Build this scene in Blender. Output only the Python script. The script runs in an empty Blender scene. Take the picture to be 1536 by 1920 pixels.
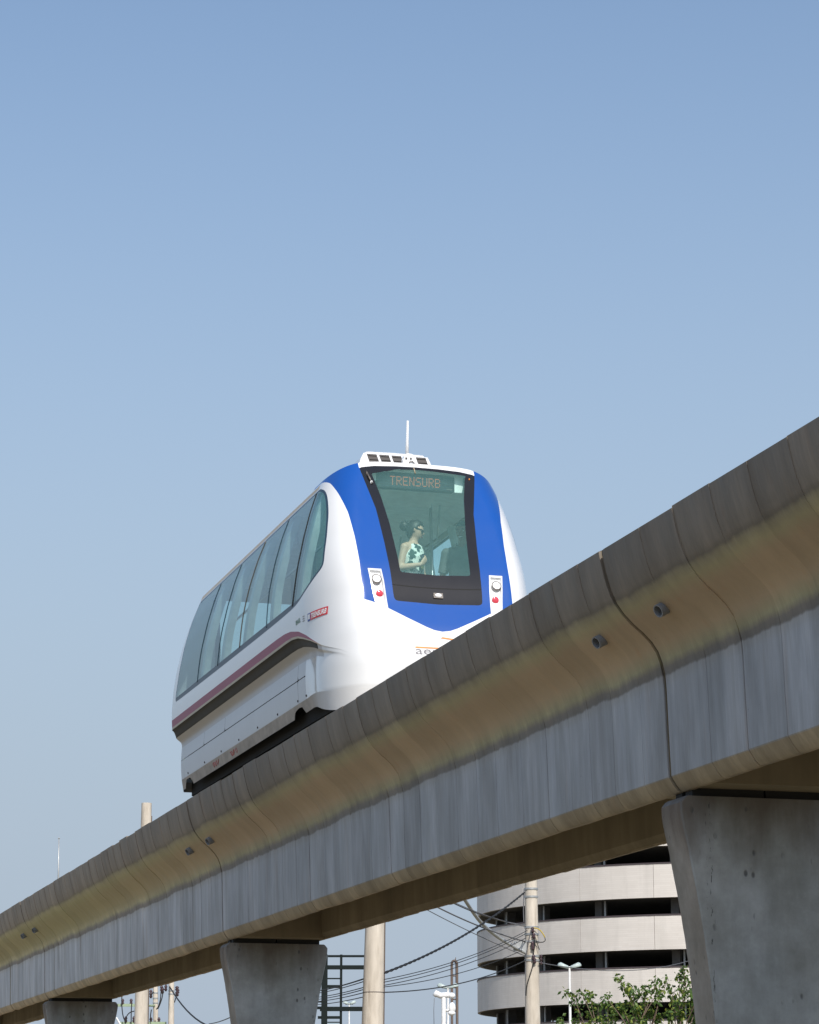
import bpy, bmesh, math, random
import numpy as np
from mathutils import Vector, Matrix

scene = bpy.context.scene
COL = scene.collection
random.seed(7)
rng = np.random.default_rng(7)

# ------------------------------------------------------------------ camera
F_PX, IMG_W, IMG_H = 4900.0, 1536.0, 1920.0          # focal length in photo pixels
YAW = math.atan2(1447, math.hypot(1165, 4900))        # heading, to the right of the guideway axis (+Y)
PITCH = math.atan2(1165, 4900)
CAM = np.array([0.0, 0.0, 1.6])
_h = np.array([math.sin(YAW), math.cos(YAW), 0]); _r = np.array([math.cos(YAW), -math.sin(YAW), 0])
_f = _h * math.cos(PITCH) + np.array([0, 0, math.sin(PITCH)]); _u = -_h * math.sin(PITCH) + np.array([0, 0, math.cos(PITCH)])
cd = bpy.data.cameras.new("camera")
cam = bpy.data.objects.new("camera", cd); COL.objects.link(cam)
cd.sensor_fit = 'HORIZONTAL'; cd.sensor_width = 36.0; cd.lens = 36.0 * F_PX / IMG_W
cd.clip_start = 0.1; cd.clip_end = 6000
cam.location = CAM.tolist()
cam.rotation_euler = Matrix(((_r[0], _u[0], -_f[0]), (_r[1], _u[1], -_f[1]), (_r[2], _u[2], -_f[2]))).to_euler()
scene.camera = cam

def ray(x, y): return _f * F_PX + _r * (x - 768) + _u * (960 - y)
def at(x, y, Y):                                      # world point on the photo's sight line where it crosses world Y
    d = ray(x, y); return CAM + d * (Y / d[1])
def far(x, y, D):                                     # the same at horizontal distance D
    d = ray(x, y); return CAM + d * (D / math.hypot(d[0], d[1]))

# ------------------------------------------------------------------ world, sun, exposure
SUN_EL, SUN_AZ = math.radians(44), math.radians(181)  # azimuth clockwise from +Y
w = bpy.data.worlds.new("World"); scene.world = w; w.use_nodes = True
nt = w.node_tree; nt.nodes.clear()
out = nt.nodes.new('ShaderNodeOutputWorld'); bg = nt.nodes.new('ShaderNodeBackground'); sky = nt.nodes.new('ShaderNodeTexSky')
sky.sky_type = 'NISHITA'; sky.sun_disc = False; sky.sun_elevation = SUN_EL; sky.sun_rotation = SUN_AZ
sky.air_density = 1.2; sky.dust_density = 1.6; sky.ozone_density = 2.3; sky.altitude = 0
bg.inputs['Strength'].default_value = 0.15
# pale summer haze thickening towards the horizon, the same in every direction
tcw = nt.nodes.new('ShaderNodeTexCoord'); spw = nt.nodes.new('ShaderNodeSeparateXYZ'); nt.links.new(tcw.outputs['Generated'], spw.inputs[0])
mrw = nt.nodes.new('ShaderNodeMapRange'); mrw.interpolation_type = 'SMOOTHERSTEP'
for i_, v_ in ((1, -.02), (2, .55), (3, .97), (4, 0.0)): mrw.inputs[i_].default_value = v_
nt.links.new(spw.outputs['Z'], mrw.inputs[0])
mxw = nt.nodes.new('ShaderNodeMix'); mxw.data_type = 'RGBA'; nt.links.new(mrw.outputs[0], mxw.inputs[0]); nt.links.new(sky.outputs[0], mxw.inputs[6])
mxw.inputs[7].default_value = (2.72, 3.27, 4.00, 1)
nt.links.new(mxw.outputs[2], bg.inputs[0]); nt.links.new(bg.outputs[0], out.inputs[0])
sd = bpy.data.lights.new("sun", 'SUN'); sun = bpy.data.objects.new("sun", sd); COL.objects.link(sun)
sd.energy = 4.2; sd.angle = math.radians(0.53); sd.color = (1.0, 0.955, 0.88)
to_sun = Vector((math.sin(SUN_AZ) * math.cos(SUN_EL), math.cos(SUN_AZ) * math.cos(SUN_EL), math.sin(SUN_EL)))
sun.rotation_euler = to_sun.to_track_quat('Z', 'Y').to_euler(); sun.location = (0, -20, 60)
scene.view_settings.view_transform = 'Standard'; scene.view_settings.look = 'None'
scene.view_settings.exposure = 0.0; scene.view_settings.gamma = 1.0; scene.view_settings.use_curve_mapping = False
scene.render.engine = 'CYCLES'
scene.cycles.max_bounces = 16; scene.cycles.transparent_max_bounces = 24; scene.cycles.diffuse_bounces = 12

# ------------------------------------------------------------------ material helpers
class NT:
    def __init__(s, name):
        s.m = bpy.data.materials.new(name); s.m.use_nodes = True; s.t = s.m.node_tree
        s.b = s.t.nodes.get('Principled BSDF'); s.o = s.t.nodes.get('Material Output')
    def n(s, typ, **kw):
        x = s.t.nodes.new(typ)
        for k, v in kw.items(): setattr(x, k, v)
        return x
    def l(s, a, b): s.t.links.new(a, b)
    def pos(s): return s.n('ShaderNodeNewGeometry').outputs['Position']
    def math(s, op, a, b=None, c=None, clamp=False):
        x = s.n('ShaderNodeMath', operation=op); x.use_clamp = clamp
        for i, v in enumerate((a, b, c)):
            if v is None: continue
            if hasattr(v, 'links'): s.l(v, x.inputs[i])
            else: x.inputs[i].default_value = v
        return x.outputs[0]
    def noise(s, vec, scale, detail=4, rough=.55, sc=None):
        if sc is not None:
            mp = s.n('ShaderNodeMapping'); mp.inputs['Scale'].default_value = sc; s.l(vec, mp.inputs[0]); vec = mp.outputs[0]
        x = s.n('ShaderNodeTexNoise'); x.inputs['Scale'].default_value = scale; x.inputs['Detail'].default_value = detail
        x.inputs['Roughness'].default_value = rough; s.l(vec, x.inputs['Vector']); return x.outputs[0]
    def ramp(s, fac, stops, interp='LINEAR'):
        x = s.n('ShaderNodeValToRGB'); x.color_ramp.interpolation = interp; e = x.color_ramp.elements
        while len(e) > 1: e.remove(e[0])
        e[0].position = stops[0][0]; e[0].color = (*stops[0][1], 1)
        for p, c in stops[1:]:
            q = e.new(p); q.color = (*c, 1)
        s.l(fac, x.inputs[0]); return x.outputs[0]
    def mix(s, fac, a, b, typ='MIX'):
        x = s.n('ShaderNodeMix', data_type='RGBA', blend_type=typ)
        for i, v in ((0, fac), (6, a), (7, b)):
            if hasattr(v, 'links'): s.l(v, x.inputs[i])
            elif i == 0: x.inputs[i].default_value = v
            else: x.inputs[i].default_value = (*v, 1)
        return x.outputs[2]
    def bump(s, h, strength=.3, dist=.01):
        x = s.n('ShaderNodeBump'); x.inputs['Strength'].default_value = strength; x.inputs['Distance'].default_value = dist
        s.l(h, x.inputs['Height']); s.l(x.outputs[0], s.b.inputs['Normal'])
    def base(s, c):
        if hasattr(c, 'links'): s.l(c, s.b.inputs['Base Color'])
        else: s.b.inputs['Base Color'].default_value = (*c, 1)
    def set(s, **kw):
        for k, v in kw.items(): s.b.inputs[k.replace('_', ' ')].default_value = v
def simple(name, col, rough=.5, metal=0.0, coat=0.0, var=.12, scale=6.0, spec=.5):
    t = NT(name); p = t.pos(); n = t.noise(p, scale, 5)
    lo = tuple(c * (1 - var) for c in col); hi = tuple(min(1, c * (1 + var)) for c in col)
    t.base(t.ramp(n, [(.3, lo), (.7, hi)]))
    t.set(Roughness=rough, Metallic=metal); t.b.inputs['Coat Weight'].default_value = coat; t.b.inputs['Coat Roughness'].default_value = .06
    t.b.inputs['Specular IOR Level'].default_value = spec
    return t.m
def glass(name, tint, refl=1.0, rough=.02, haze=(.5, .6, .6), hz=.04, ior=1.5):
    t = NT(name); t.t.nodes.remove(t.b)
    tr = t.n('ShaderNodeBsdfTransparent'); tr.inputs[0].default_value = (*tint, 1)
    df = t.n('ShaderNodeBsdfDiffuse'); df.inputs[0].default_value = (*haze, 1)
    gl = t.n('ShaderNodeBsdfGlossy'); gl.inputs['Roughness'].default_value = rough
    fr = t.n('ShaderNodeFresnel'); gq = t.n('ShaderNodeNewGeometry')       # a thin pane mirrors alike from both sides
    t.l(t.math('ADD', ior, t.math('MULTIPLY', gq.outputs['Backfacing'], 1.0 / ior - ior)), fr.inputs[0])
    f = t.math('MULTIPLY', fr.outputs[0], refl, clamp=True)
    veil_noise = t.noise(t.pos(), 9.0, 6, .7); dz = t.math('MULTIPLY', t.math('ADD', t.math('MULTIPLY', veil_noise, .3), .35), hz * 2, clamp=True)  # diffuse teal veil painted on the pane to brighten the dim cabin
    m1 = t.n('ShaderNodeMixShader'); t.l(dz, m1.inputs[0]); t.l(tr.outputs[0], m1.inputs[1]); t.l(df.outputs[0], m1.inputs[2])
    m2 = t.n('ShaderNodeMixShader'); t.l(f, m2.inputs[0]); t.l(m1.outputs[0], m2.inputs[1]); t.l(gl.outputs[0], m2.inputs[2])
    t.l(m2.outputs[0], t.o.inputs[0]); return t.m
def emit(name, col, strength):
    t = NT(name); t.base((.05, .02, .01)); t.b.inputs['Emission Color'].default_value = (*col, 1); t.b.inputs['Emission Strength'].default_value = strength
    return t.m

# ---- concrete of the guideway: mould, moss and rain streaks, with ground bounce, sky and sun painted in
def guideway_concrete():
    t = NT("guideway_concrete"); p = t.pos()
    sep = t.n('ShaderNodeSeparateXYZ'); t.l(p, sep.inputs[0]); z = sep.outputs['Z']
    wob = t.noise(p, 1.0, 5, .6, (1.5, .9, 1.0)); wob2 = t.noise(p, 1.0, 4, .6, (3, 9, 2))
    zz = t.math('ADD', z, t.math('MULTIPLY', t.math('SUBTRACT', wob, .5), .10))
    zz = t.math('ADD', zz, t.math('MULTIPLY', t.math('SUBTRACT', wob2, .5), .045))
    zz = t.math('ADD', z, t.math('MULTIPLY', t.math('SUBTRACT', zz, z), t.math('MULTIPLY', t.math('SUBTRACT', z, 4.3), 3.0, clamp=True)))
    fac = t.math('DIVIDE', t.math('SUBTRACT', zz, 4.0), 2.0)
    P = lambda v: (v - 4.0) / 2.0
    stops = [(P(4.02), (.33, .27, .19)), (P(4.190), (.35, .29, .205)), (P(4.198), (.33, .345, .37)), (P(4.88), (.36, .38, .415)),  # tan chamfer paints in ground bounce; blue cast of the web paints in sky
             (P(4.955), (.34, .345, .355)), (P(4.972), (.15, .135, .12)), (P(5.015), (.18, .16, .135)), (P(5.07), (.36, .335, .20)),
             (P(5.18), (.45, .34, .22)), (P(5.36), (.43, .32, .21)), (P(5.44), (.38, .335, .20)), (P(5.495), (.29, .26, .175)), (P(5.525), (.155, .135, .11)),  # brown of the flare is ground bounce painted in, together with moss
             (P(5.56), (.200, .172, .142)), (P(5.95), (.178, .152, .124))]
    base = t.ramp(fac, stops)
    # far end of the line is greener, and lighter from grazing sun painted in
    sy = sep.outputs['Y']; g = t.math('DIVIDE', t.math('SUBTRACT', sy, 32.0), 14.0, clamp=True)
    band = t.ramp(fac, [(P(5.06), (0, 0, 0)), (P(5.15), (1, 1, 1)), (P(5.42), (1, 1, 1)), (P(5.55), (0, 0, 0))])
    # long vertical streaks, every length and tone; fainter where the flare keeps the rain off
    calm = t.math('SUBTRACT', 1.0, t.math('MULTIPLY', band, .68))
    st = t.noise(p, 1.0, 6, .62, (5.0, 7.5, .35)); st2 = t.noise(p, 1.0, 5, .6, (2.0, 2.2, .25)); fine = t.noise(p, 1.0, 6, .7, (30, 45, 2.5))
    base = t.mix(t.math('MULTIPLY', t.ramp(st, [(.38, (0, 0, 0)), (.62, (1, 1, 1))]), t.math('MULTIPLY', calm, .6)), base, t.mix(1.0, base, (.64, .62, .59), 'MULTIPLY'))
    base = t.mix(t.math('MULTIPLY', t.ramp(st2, [(.45, (0, 0, 0)), (.68, (1, 1, 1))]), t.math('MULTIPLY', calm, .7)), base, t.mix(1.0, base, (1.28, 1.25, 1.23), 'MULTIPLY'))
    base = t.mix(t.math('MULTIPLY', calm, .35), base, t.mix(1.0, base, t.ramp(fine, [(.3, (.7, .7, .68)), (.7, (1.25, 1.25, 1.25))]), 'MULTIPLY'))
    rust = t.noise(p, 1.0, 5, .6, (6, 5, .5)); ru = t.ramp(rust, [(.60, (0, 0, 0)), (.72, (1, 1, 1))])
    base = t.mix(t.math('MULTIPLY', ru, .35), base, t.mix(1.0, base, (1.05, .82, .66), 'MULTIPLY'))
    blot = t.noise(p, 1.0, 5, .6, (1.2, 3.2, .8)); base = t.mix(t.math('MULTIPLY', calm, .6), base, t.mix(1.0, base, t.ramp(blot, [(.34, (.66, .64, .61)), (.5, (1, 1, 1)), (.66, (1.36, 1.35, 1.34))]), 'MULTIPLY'))
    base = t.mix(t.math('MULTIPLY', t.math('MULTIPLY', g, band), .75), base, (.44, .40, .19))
    offb = t.math('MULTIPLY', g, t.math('SUBTRACT', 1.0, band)); base = t.mix(offb, base, t.mix(1.0, base, (1.55, 1.5, 1.45), 'MULTIPLY'))  # sunlight grazing the far spans, put into the concrete colour
    lf = t.n('ShaderNodeObjectInfo'); tone = t.math('ADD', .91, t.math('MULTIPLY', lf.outputs['Random'], .18))
    cmb = t.n('ShaderNodeCombineXYZ'); [t.l(tone, cmb.inputs[i]) for i in range(3)]
    base = t.mix(1.0, base, cmb.outputs[0], 'MULTIPLY')
    # air holes
    vo = t.n('ShaderNodeTexVoronoi'); vo.inputs['Scale'].default_value = 9.0; t.l(p, vo.inputs['Vector'])
    hole = t.ramp(vo.outputs['Distance'], [(.035, (1, 1, 1)), (.06, (0, 0, 0))]); hm = t.noise(p, 1.3, 3); hm = t.ramp(hm, [(.52, (0, 0, 0)), (.6, (1, 1, 1))])
    hole = t.math('MULTIPLY', hole, hm)
    base = t.mix(t.math('MULTIPLY', hole, .75), base, (.05, .05, .05))
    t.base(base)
    t.l(t.ramp(st, [(.35, (.62, .62, .62)), (.7, (.42, .42, .42))]), t.b.inputs['Roughness'])
    hb = t.math('ADD', t.math('MULTIPLY', fine, .5), t.math('MULTIPLY', t.noise(p, 3.0, 5), .8)); hb = t.math('SUBTRACT', hb, hole)
    t.bump(hb, .35, .008)
    return t.m
def soffit_concrete():
    t = NT("soffit_concrete"); p = t.pos()
    a = t.noise(p, 1.2, 5); st = t.noise(p, 1.0, 5, .6, (4, 5, .6))
    b = t.ramp(a, [(.3, (.20, .165, .115)), (.7, (.30, .25, .175))])  # warm bounce from the ground is mixed into this brown
    b = t.mix(.5, b, t.mix(1.0, b, t.ramp(st, [(.35, (.7, .68, .62)), (.7, (1.2, 1.2, 1.15))]), 'MULTIPLY'))
    t.base(b); t.set(Roughness=.8); t.bump(t.noise(p, 14, 6), .25, .01); return t.m
def pier_concrete():
    t = NT("pier_concrete"); p = t.pos(); sep = t.n('ShaderNodeSeparateXYZ'); t.l(p, sep.inputs[0])
    a = t.noise(p, 1.6, 6, .62); c = t.noise(p, 1.0, 6, .65, (5, 5, .7)); d = t.noise(p, 11, 6, .7); e = t.noise(p, .55, 3)
    b = t.ramp(a, [(.32, (.235, .24, .225)), (.5, (.31, .32, .312)), (.68, (.39, .405, .41))])
    b = t.mix(.5, b, t.mix(1.0, b, t.ramp(c, [(.32, (.72, .72, .70)), (.7, (1.2, 1.2, 1.2))]), 'MULTIPLY'))
    b = t.mix(.4, b, t.mix(1.0, b, t.ramp(d, [(.3, (.75, .75, .75)), (.7, (1.22, 1.22, 1.22))]), 'MULTIPLY'))
    # cool patch / warm patch
    b = t.mix(t.math('MULTIPLY', t.ramp(e, [(.42, (0, 0, 0)), (.6, (1, 1, 1))]), .5), b, t.mix(1.0, b, (.92, 1.0, 1.07), 'MULTIPLY'))
    # dirt running down from the bearing shelf
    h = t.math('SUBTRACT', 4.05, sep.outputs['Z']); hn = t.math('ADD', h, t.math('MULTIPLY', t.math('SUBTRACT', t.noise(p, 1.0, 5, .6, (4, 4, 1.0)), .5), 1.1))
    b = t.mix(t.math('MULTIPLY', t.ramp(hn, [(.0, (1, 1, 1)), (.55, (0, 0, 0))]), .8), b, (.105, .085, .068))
    # blow holes, gathered in vertical lines
    vo = t.n('ShaderNodeTexVoronoi'); vo.inputs['Scale'].default_value = 13; mp = t.n('ShaderNodeMapping'); mp.inputs['Scale'].default_value = (1, 1, .6); t.l(p, mp.inputs[0]); t.l(mp.outputs[0], vo.inputs['Vector'])
    ln = t.noise(p, 1.0, 4, .6, (4.2, 1, .7)); mk = t.ramp(ln, [(.54, (0, 0, 0)), (.60, (1, 1, 1))])
    hole = t.math('MULTIPLY', t.ramp(vo.outputs['Distance'], [(.13, (1, 1, 1)), (.24, (0, 0, 0))]), mk)
    b = t.mix(t.math('MULTIPLY', hole, .8), b, (.07, .07, .07))
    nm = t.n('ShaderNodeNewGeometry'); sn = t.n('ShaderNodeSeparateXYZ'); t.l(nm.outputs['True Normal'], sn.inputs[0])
    # warm bounced light painted as a brown tint on the blade's narrow ends
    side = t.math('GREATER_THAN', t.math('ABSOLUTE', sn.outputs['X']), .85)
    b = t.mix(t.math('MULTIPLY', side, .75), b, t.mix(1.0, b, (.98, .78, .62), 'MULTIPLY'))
    # honeycombed seam of the shuttering down the near pier
    sx = t.math('SUBTRACT', t.math('ADD', sep.outputs['X'], t.math('MULTIPLY', t.math('SUBTRACT', t.noise(p, 1.0, 3, .5, (0, 0, 5)), .5), .05)), 7.487)
    seam = t.math('LESS_THAN', t.math('ABSOLUTE', sx), t.math('MULTIPLY', t.math('SUBTRACT', t.noise(p, 1.0, 5, .7, (60, 60, 9)), .545), .16))
    sx2 = t.math('SUBTRACT', sep.outputs['X'], 7.455); seam2 = t.math('LESS_THAN', t.math('ABSOLUTE', sx2), t.math('MULTIPLY', t.math('SUBTRACT', t.noise(p, 1.0, 5, .75, (90, 90, 22)), .57), .10))
    seam2 = t.math('MULTIPLY', seam2, t.math('GREATER_THAN', sep.outputs['Z'], 3.2))
    seam = t.math('MULTIPLY', t.math('MAXIMUM', seam, seam2), t.math('LESS_THAN', sep.outputs['Y'], 18.05))
    hole = t.math('MAXIMUM', hole, seam); b = t.mix(t.math('MULTIPLY', seam, .85), b, (.05, .05, .05))
    t.base(b); t.set(Roughness=.75)
    hb = t.math('SUBTRACT', t.math('ADD', t.math('MULTIPLY', a, .8), t.math('MULTIPLY', d, .35)), t.math('MULTIPLY', hole, 1.2)); t.bump(hb, .4, .012)
    return t.m
def ground_mat():
    t = NT("dry_ground"); p = t.pos(); a = t.noise(p, .06, 6, .6); b = t.noise(p, .9, 8, .65); c = t.noise(p, 14, 6, .7)
    col = t.ramp(a, [(.36, (.235, .185, .125)), (.52, (.20, .17, .11)), (.66, (.125, .14, .07))])
    col = t.mix(.5, col, t.mix(1.0, col, t.ramp(b, [(.3, (.65, .65, .6)), (.7, (1.3, 1.25, 1.2))]), 'MULTIPLY'))
    col = t.mix(.4, col, t.mix(1.0, col, t.ramp(c, [(.3, (.7, .7, .7)), (.7, (1.3, 1.3, 1.3))]), 'MULTIPLY'))
    t.base(col); t.set(Roughness=.95); t.bump(c, .5, .05); return t.m
def pole_mat():
    t = NT("pole_concrete"); p = t.pos(); a = t.noise(p, 2.0, 5, .6, (3, 3, .5)); d = t.noise(p, 12, 5, .6, (1, 1, .25))
    b = t.ramp(a, [(.3, (.48, .425, .355)), (.7, (.63, .57, .49))]); b = t.mix(.5, b, t.mix(1.0, b, t.ramp(d, [(.3, (.75, .74, .72)), (.7, (1.15, 1.15, 1.15))]), 'MULTIPLY'))
    r_ = t.noise(p, 1.0, 6, .65, (9, 9, .8)); b = t.mix(t.math('MULTIPLY', t.ramp(r_, [(.56, (0, 0, 0)), (.70, (1, 1, 1))]), .5), b, (.27, .215, .16))
    t.base(b); t.set(Roughness=.85); t.bump(d, .3, .01); return t.m
def paint(name, col, rough=.28, coat=.6, dirt=.08, metal=0.0):
    t = NT(name); p = t.pos(); a = t.noise(p, 2.2, 6, .62); s = t.noise(p, 1.0, 6, .65, (7, 7, .7))
    d = t.math('MULTIPLY', t.math('MULTIPLY', a, s), dirt * 4, clamp=True)
    t.base(t.mix(d, col, tuple(c * .55 + .07 for c in col))); t.set(Roughness=rough, Metallic=metal)
    t.l(t.math('ADD', rough, t.math('MULTIPLY', a, .06)), t.b.inputs['Roughness'])
    t.b.inputs['Coat Weight'].default_value = coat; t.b.inputs['Coat Roughness'].default_value = .05
    t.bump(t.noise(p, 1.1, 2), .03, .02)
    return t.m
def tile_band():
    t = NT("pale_tile_cladding"); tc = t.n('ShaderNodeUVMap'); 
    br = t.n('ShaderNodeTexBrick'); br.inputs['Scale'].default_value = 1.0; br.inputs['Brick Width'].default_value = .9; br.inputs['Row Height'].default_value = .11
    br.inputs['Mortar Size'].default_value = .010; br.inputs['Color1'].default_value = (.60, .56, .52, 1); br.inputs['Color2'].default_value = (.635, .595, .555, 1); br.inputs['Mortar'].default_value = (.58, .54, .50, 1)
    t.l(tc.outputs[0], br.inputs['Vector']); br.offset = .37; p = t.pos()
    n = t.noise(p, .5, 5); c = t.mix(.35, br.outputs[0], t.mix(1.0, br.outputs[0], t.ramp(n, [(.3, (.78, .77, .76)), (.7, (1.15, 1.15, 1.15))]), 'MULTIPLY'))
    s = t.noise(p, 1.0, 5, .6, (1.5, 1.5, .2)); c = t.mix(t.math('MULTIPLY', t.ramp(s, [(.5, (0, 0, 0)), (.75, (1, 1, 1))]), .3), c, (.36, .34, .31))
    t.base(c); t.set(Roughness=.6); t.bump(t.math('SUBTRACT', 1.0, br.outputs['Fac']), .2, .01); return t.m
def leaf_mat():
    t = NT("leaf"); g = t.n('ShaderNodeNewGeometry'); c = t.ramp(g.outputs['Random Per Island'], [(0, (.04, .085, .02)), (.5, (.085, .155, .034)), (.82, (.17, .24, .045)), (1, (.33, .35, .06))])
    t.base(c); t.set(Roughness=.45); t.b.inputs['Specular IOR Level'].default_value = .4
    tl = t.n('ShaderNodeBsdfTranslucent'); t.l(c, tl.inputs[0]); mx = t.n('ShaderNodeMixShader'); mx.inputs[0].default_value = .3
    t.l(t.b.outputs[0], mx.inputs[1]); t.l(tl.outputs[0], mx.inputs[2]); t.l(mx.outputs[0], t.o.inputs[0]); return t.m
def fabric_print():
    t = NT("patterned_fabric"); p = t.pos(); vo = t.n('ShaderNodeTexVoronoi'); vo.feature = 'SMOOTH_F1'; vo.inputs['Scale'].default_value = 13; t.l(p, vo.inputs['Vector'])
    n = t.noise(p, 14, 3, .5); c = t.ramp(n, [(.40, (.02, .06, .05)), (.46, (.03, .09, .08)), (.49, (.75, .8, .76))]); t.base(c); t.set(Roughness=.8); return t.m

def tan_edge():
    t = NT("tan_skirt_edge"); p = t.pos(); sep = t.n('ShaderNodeSeparateXYZ'); t.l(p, sep.inputs[0])
    n = t.noise(p, 5, 6, .65); tan_col = t.ramp(n, [(.3, (.30, .26, .215)), (.7, (.48, .42, .36))])
    f = t.math('ADD', t.math('DIVIDE', t.math('SUBTRACT', sep.outputs['Y'], 26.75), 1.1), t.math('MULTIPLY', t.math('SUBTRACT', n, .5), .8), clamp=True)  # edge goes from white at the nose to tan further back
    t.base(t.mix(f, (.72, .72, .72), tan_col)); t.set(Roughness=.6); return t.m
M = dict(
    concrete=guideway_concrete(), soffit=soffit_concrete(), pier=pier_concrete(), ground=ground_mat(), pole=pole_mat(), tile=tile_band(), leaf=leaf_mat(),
    joint=simple("added_dark_joint_infill", (.05, .045, .04), .9),
    bearing=simple("black_bearing_rubber", (.012, .012, .012), .8),
    pipe=simple("grey_drain_plastic", (.22, .23, .25), .45), pipe_in=simple("drain_hollow", (.02, .02, .02), .9),
    white=paint("white_body_paint", (.74, .745, .75), .14, .6, .05), blue=paint("blue_body_paint", (.003, .072, .345), .14, .3, .07),
    black=paint("black_gloss_frame", (.010, .010, .0115), .10, .15, .04), lpanel=paint("black_lower_panel", (.012, .012, .014), .3, .8, .12),
    red=paint("dark_red_stripe", (.30, .025, .075), .45, .12, .06), gold=simple("tan_trim", (.42, .34, .22), .5, .0, .2),
    strip=simple("black_recess_strip", (.014, .013, .010), .6, 0, 0, .35), skirt=paint("white_skirt_paint", (.60, .625, .655), .4, .25, .10),
    pillar=simple("grey_green_pillar", (.50, .56, .55), .6), ledge=paint("grey_white_paint", (.50, .49, .49), .45, .2, .12), edge=tan_edge(), dark=simple("undercarriage_black", (.010, .010, .010), .85),  # under_ledge gets a greyer white than the body
    wglass=glass("windscreen_glass", (.84, 1.0, .965), 1.0, .02, (.25, .58, .55), .14), sglass=glass("teal_side_glass", (.80, .97, .97), 1.05, .03, (.20, .56, .60), .22),
    sframe=paint("dark_window_surround", (.02, .045, .075), .4, .1, .05), metal=simple("brushed_steel", (.55, .56, .56), .3, 1.0),
    interior=simple("pale_interior_panel", (.90, .91, .90), .5), ceil=simple("interior_ceiling", (.90, .91, .90), .6), floor=simple("grey_rubber_floor", (.66, .66, .65), .7),
    bulk=simple("grey_bulkhead", (.80, .82, .81), .6), seat=simple("blue_grey_seat", (.07, .12, .18), .6),
    led=emit("orange_display", (1.0, .30, .12), .6), signbox=simple("black_display_box", (.012, .016, .017), .35), lens=simple("clear_lamp_lens", (.92, .92, .92), .1, 0, 1.0, .03),
    redlens=simple("red_lamp_lens", (.62, .05, .08), .15, 0, 1.0, .05), chrome=simple("grey_lamp_ring", (.13, .115, .105), .4, .3),
    grille=simple("brown_black_grille", (.045, .038, .035), .6), orange=simple("orange_print", (.80, .25, .03), .4), greyprint=simple("grey_print", (.17, .16, .18), .4),
    redprint=simple("red_print", (.62, .03, .04), .4), blueprint=simple("blue_print", (.02, .06, .32), .4), whiteprint=simple("white_print", (.82, .82, .82), .4, var=.03), greenprint=simple("green_print", (.10, .22, .13), .4),
    graffiti=simple("faded_red_scrawl", (.50, .16, .15), .8), rock=simple("garage_slab_concrete", (.12, .115, .11), .85), coping=simple("dark_coping", (.06, .045, .05), .6), core=simple("garage_core_wall", (.05, .05, .055), .85),  # garage slab and core colours darkened to paint in shade of the open floors
    wire=simple("black_cable", (.009, .009, .010), .7), wiregrey=simple("grey_cable", (.12, .12, .13), .6), galv=simple("galvanised_steel", (.42, .43, .43), .45, .5), darksteel=simple("dark_green_steel", (.010, .015, .015), .85, spec=.2),
    whitemast=simple("white_painted_steel", (.78, .78, .78), .4), browniron=simple("brown_iron", (.10, .07, .055), .6), ceramic=simple("dark_ceramic", (.05, .025, .03), .3, 0, .5), greenarm=simple("green_crossarm", (.30, .38, .25), .6),
    yellow=simple("yellow_cable", (.50, .36, .04), .5), lampwhite=simple("lamp_housing_grey", (.40, .47, .455), .4), bark=simple("grey_brown_bark", (.16, .115, .085), .9, var=.3, scale=12),
    skin=simple("light_skin", (.56, .36, .26), .5, var=.04), skindark=simple("dark_skin", (.22, .122, .082), .34, var=.06), hair=simple("black_hair", (.012, .010, .009), .5, var=.3, scale=60),
    shirt=simple("charcoal_shirt", (.115, .125, .13), .8), trousers=simple("dark_trousers", (.02, .022, .03), .8), dress=fabric_print(), teeth=simple("teeth", (.75, .72, .66), .3), lips=simple("lips", (.30, .09, .08), .45), lipsdark=simple("dark_lips", (.10, .04, .035), .45),
    shades=simple("black_sunglasses", (.008, .008, .008), .1, 0, 1.0), eye=simple("eye_white", (.65, .62, .58), .2), medal=simple("gold_medal", (.75, .52, .14), .35, .6), ribbon=simple("dark_ribbon", (.03, .05, .07), .7), phone=simple("black_phone", (.01, .01, .012), .2, 0, 1.0),
)

# ------------------------------------------------------------------ object helpers
ORG = {}
def link(o, parent, org):
    COL.objects.link(o)
    if parent is not None: o.parent = parent
    ORG[o.name] = org
def thing(name, label, cat, loc, group=None):
    o = bpy.data.objects.new(name, None); o.empty_display_size = .2; o.location = tuple(map(float, loc)); link(o, None, np.array(loc, float))
    o['label'] = label; o['category'] = cat
    if group: o['group'] = group
    return o
def tag(o, label, cat, group=None):
    o['label'] = label; o['category'] = cat
    if group: o['group'] = group
    return o
def mesh(name, V, Fc, m, parent=None, smooth=False, label=None, kind=None, auto=None, loc=None):
    V = np.asarray(V, float); org = ORG[parent.name] if parent is not None else np.array(loc if loc is not None else (0, 0, 0), float)
    me = bpy.data.meshes.new(name); me.from_pydata((V - org).tolist(), [], [list(map(int, f)) for f in Fc]); me.update()
    bm = bmesh.new(); bm.from_mesh(me); bmesh.ops.recalc_face_normals(bm, faces=bm.faces); bm.to_mesh(me); bm.free()
    if smooth: me.polygons.foreach_set('use_smooth', [True] * len(me.polygons))
    if auto is not None:
        me.polygons.foreach_set('use_smooth', [True] * len(me.polygons)); me.set_sharp_from_angle(angle=math.radians(auto))
    me.materials.append(m); o = bpy.data.objects.new(name, me); link(o, parent, org)
    if parent is None: o.location = org.tolist()
    if label: o['label'] = label
    if kind: o['kind'] = kind
    return o
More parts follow.
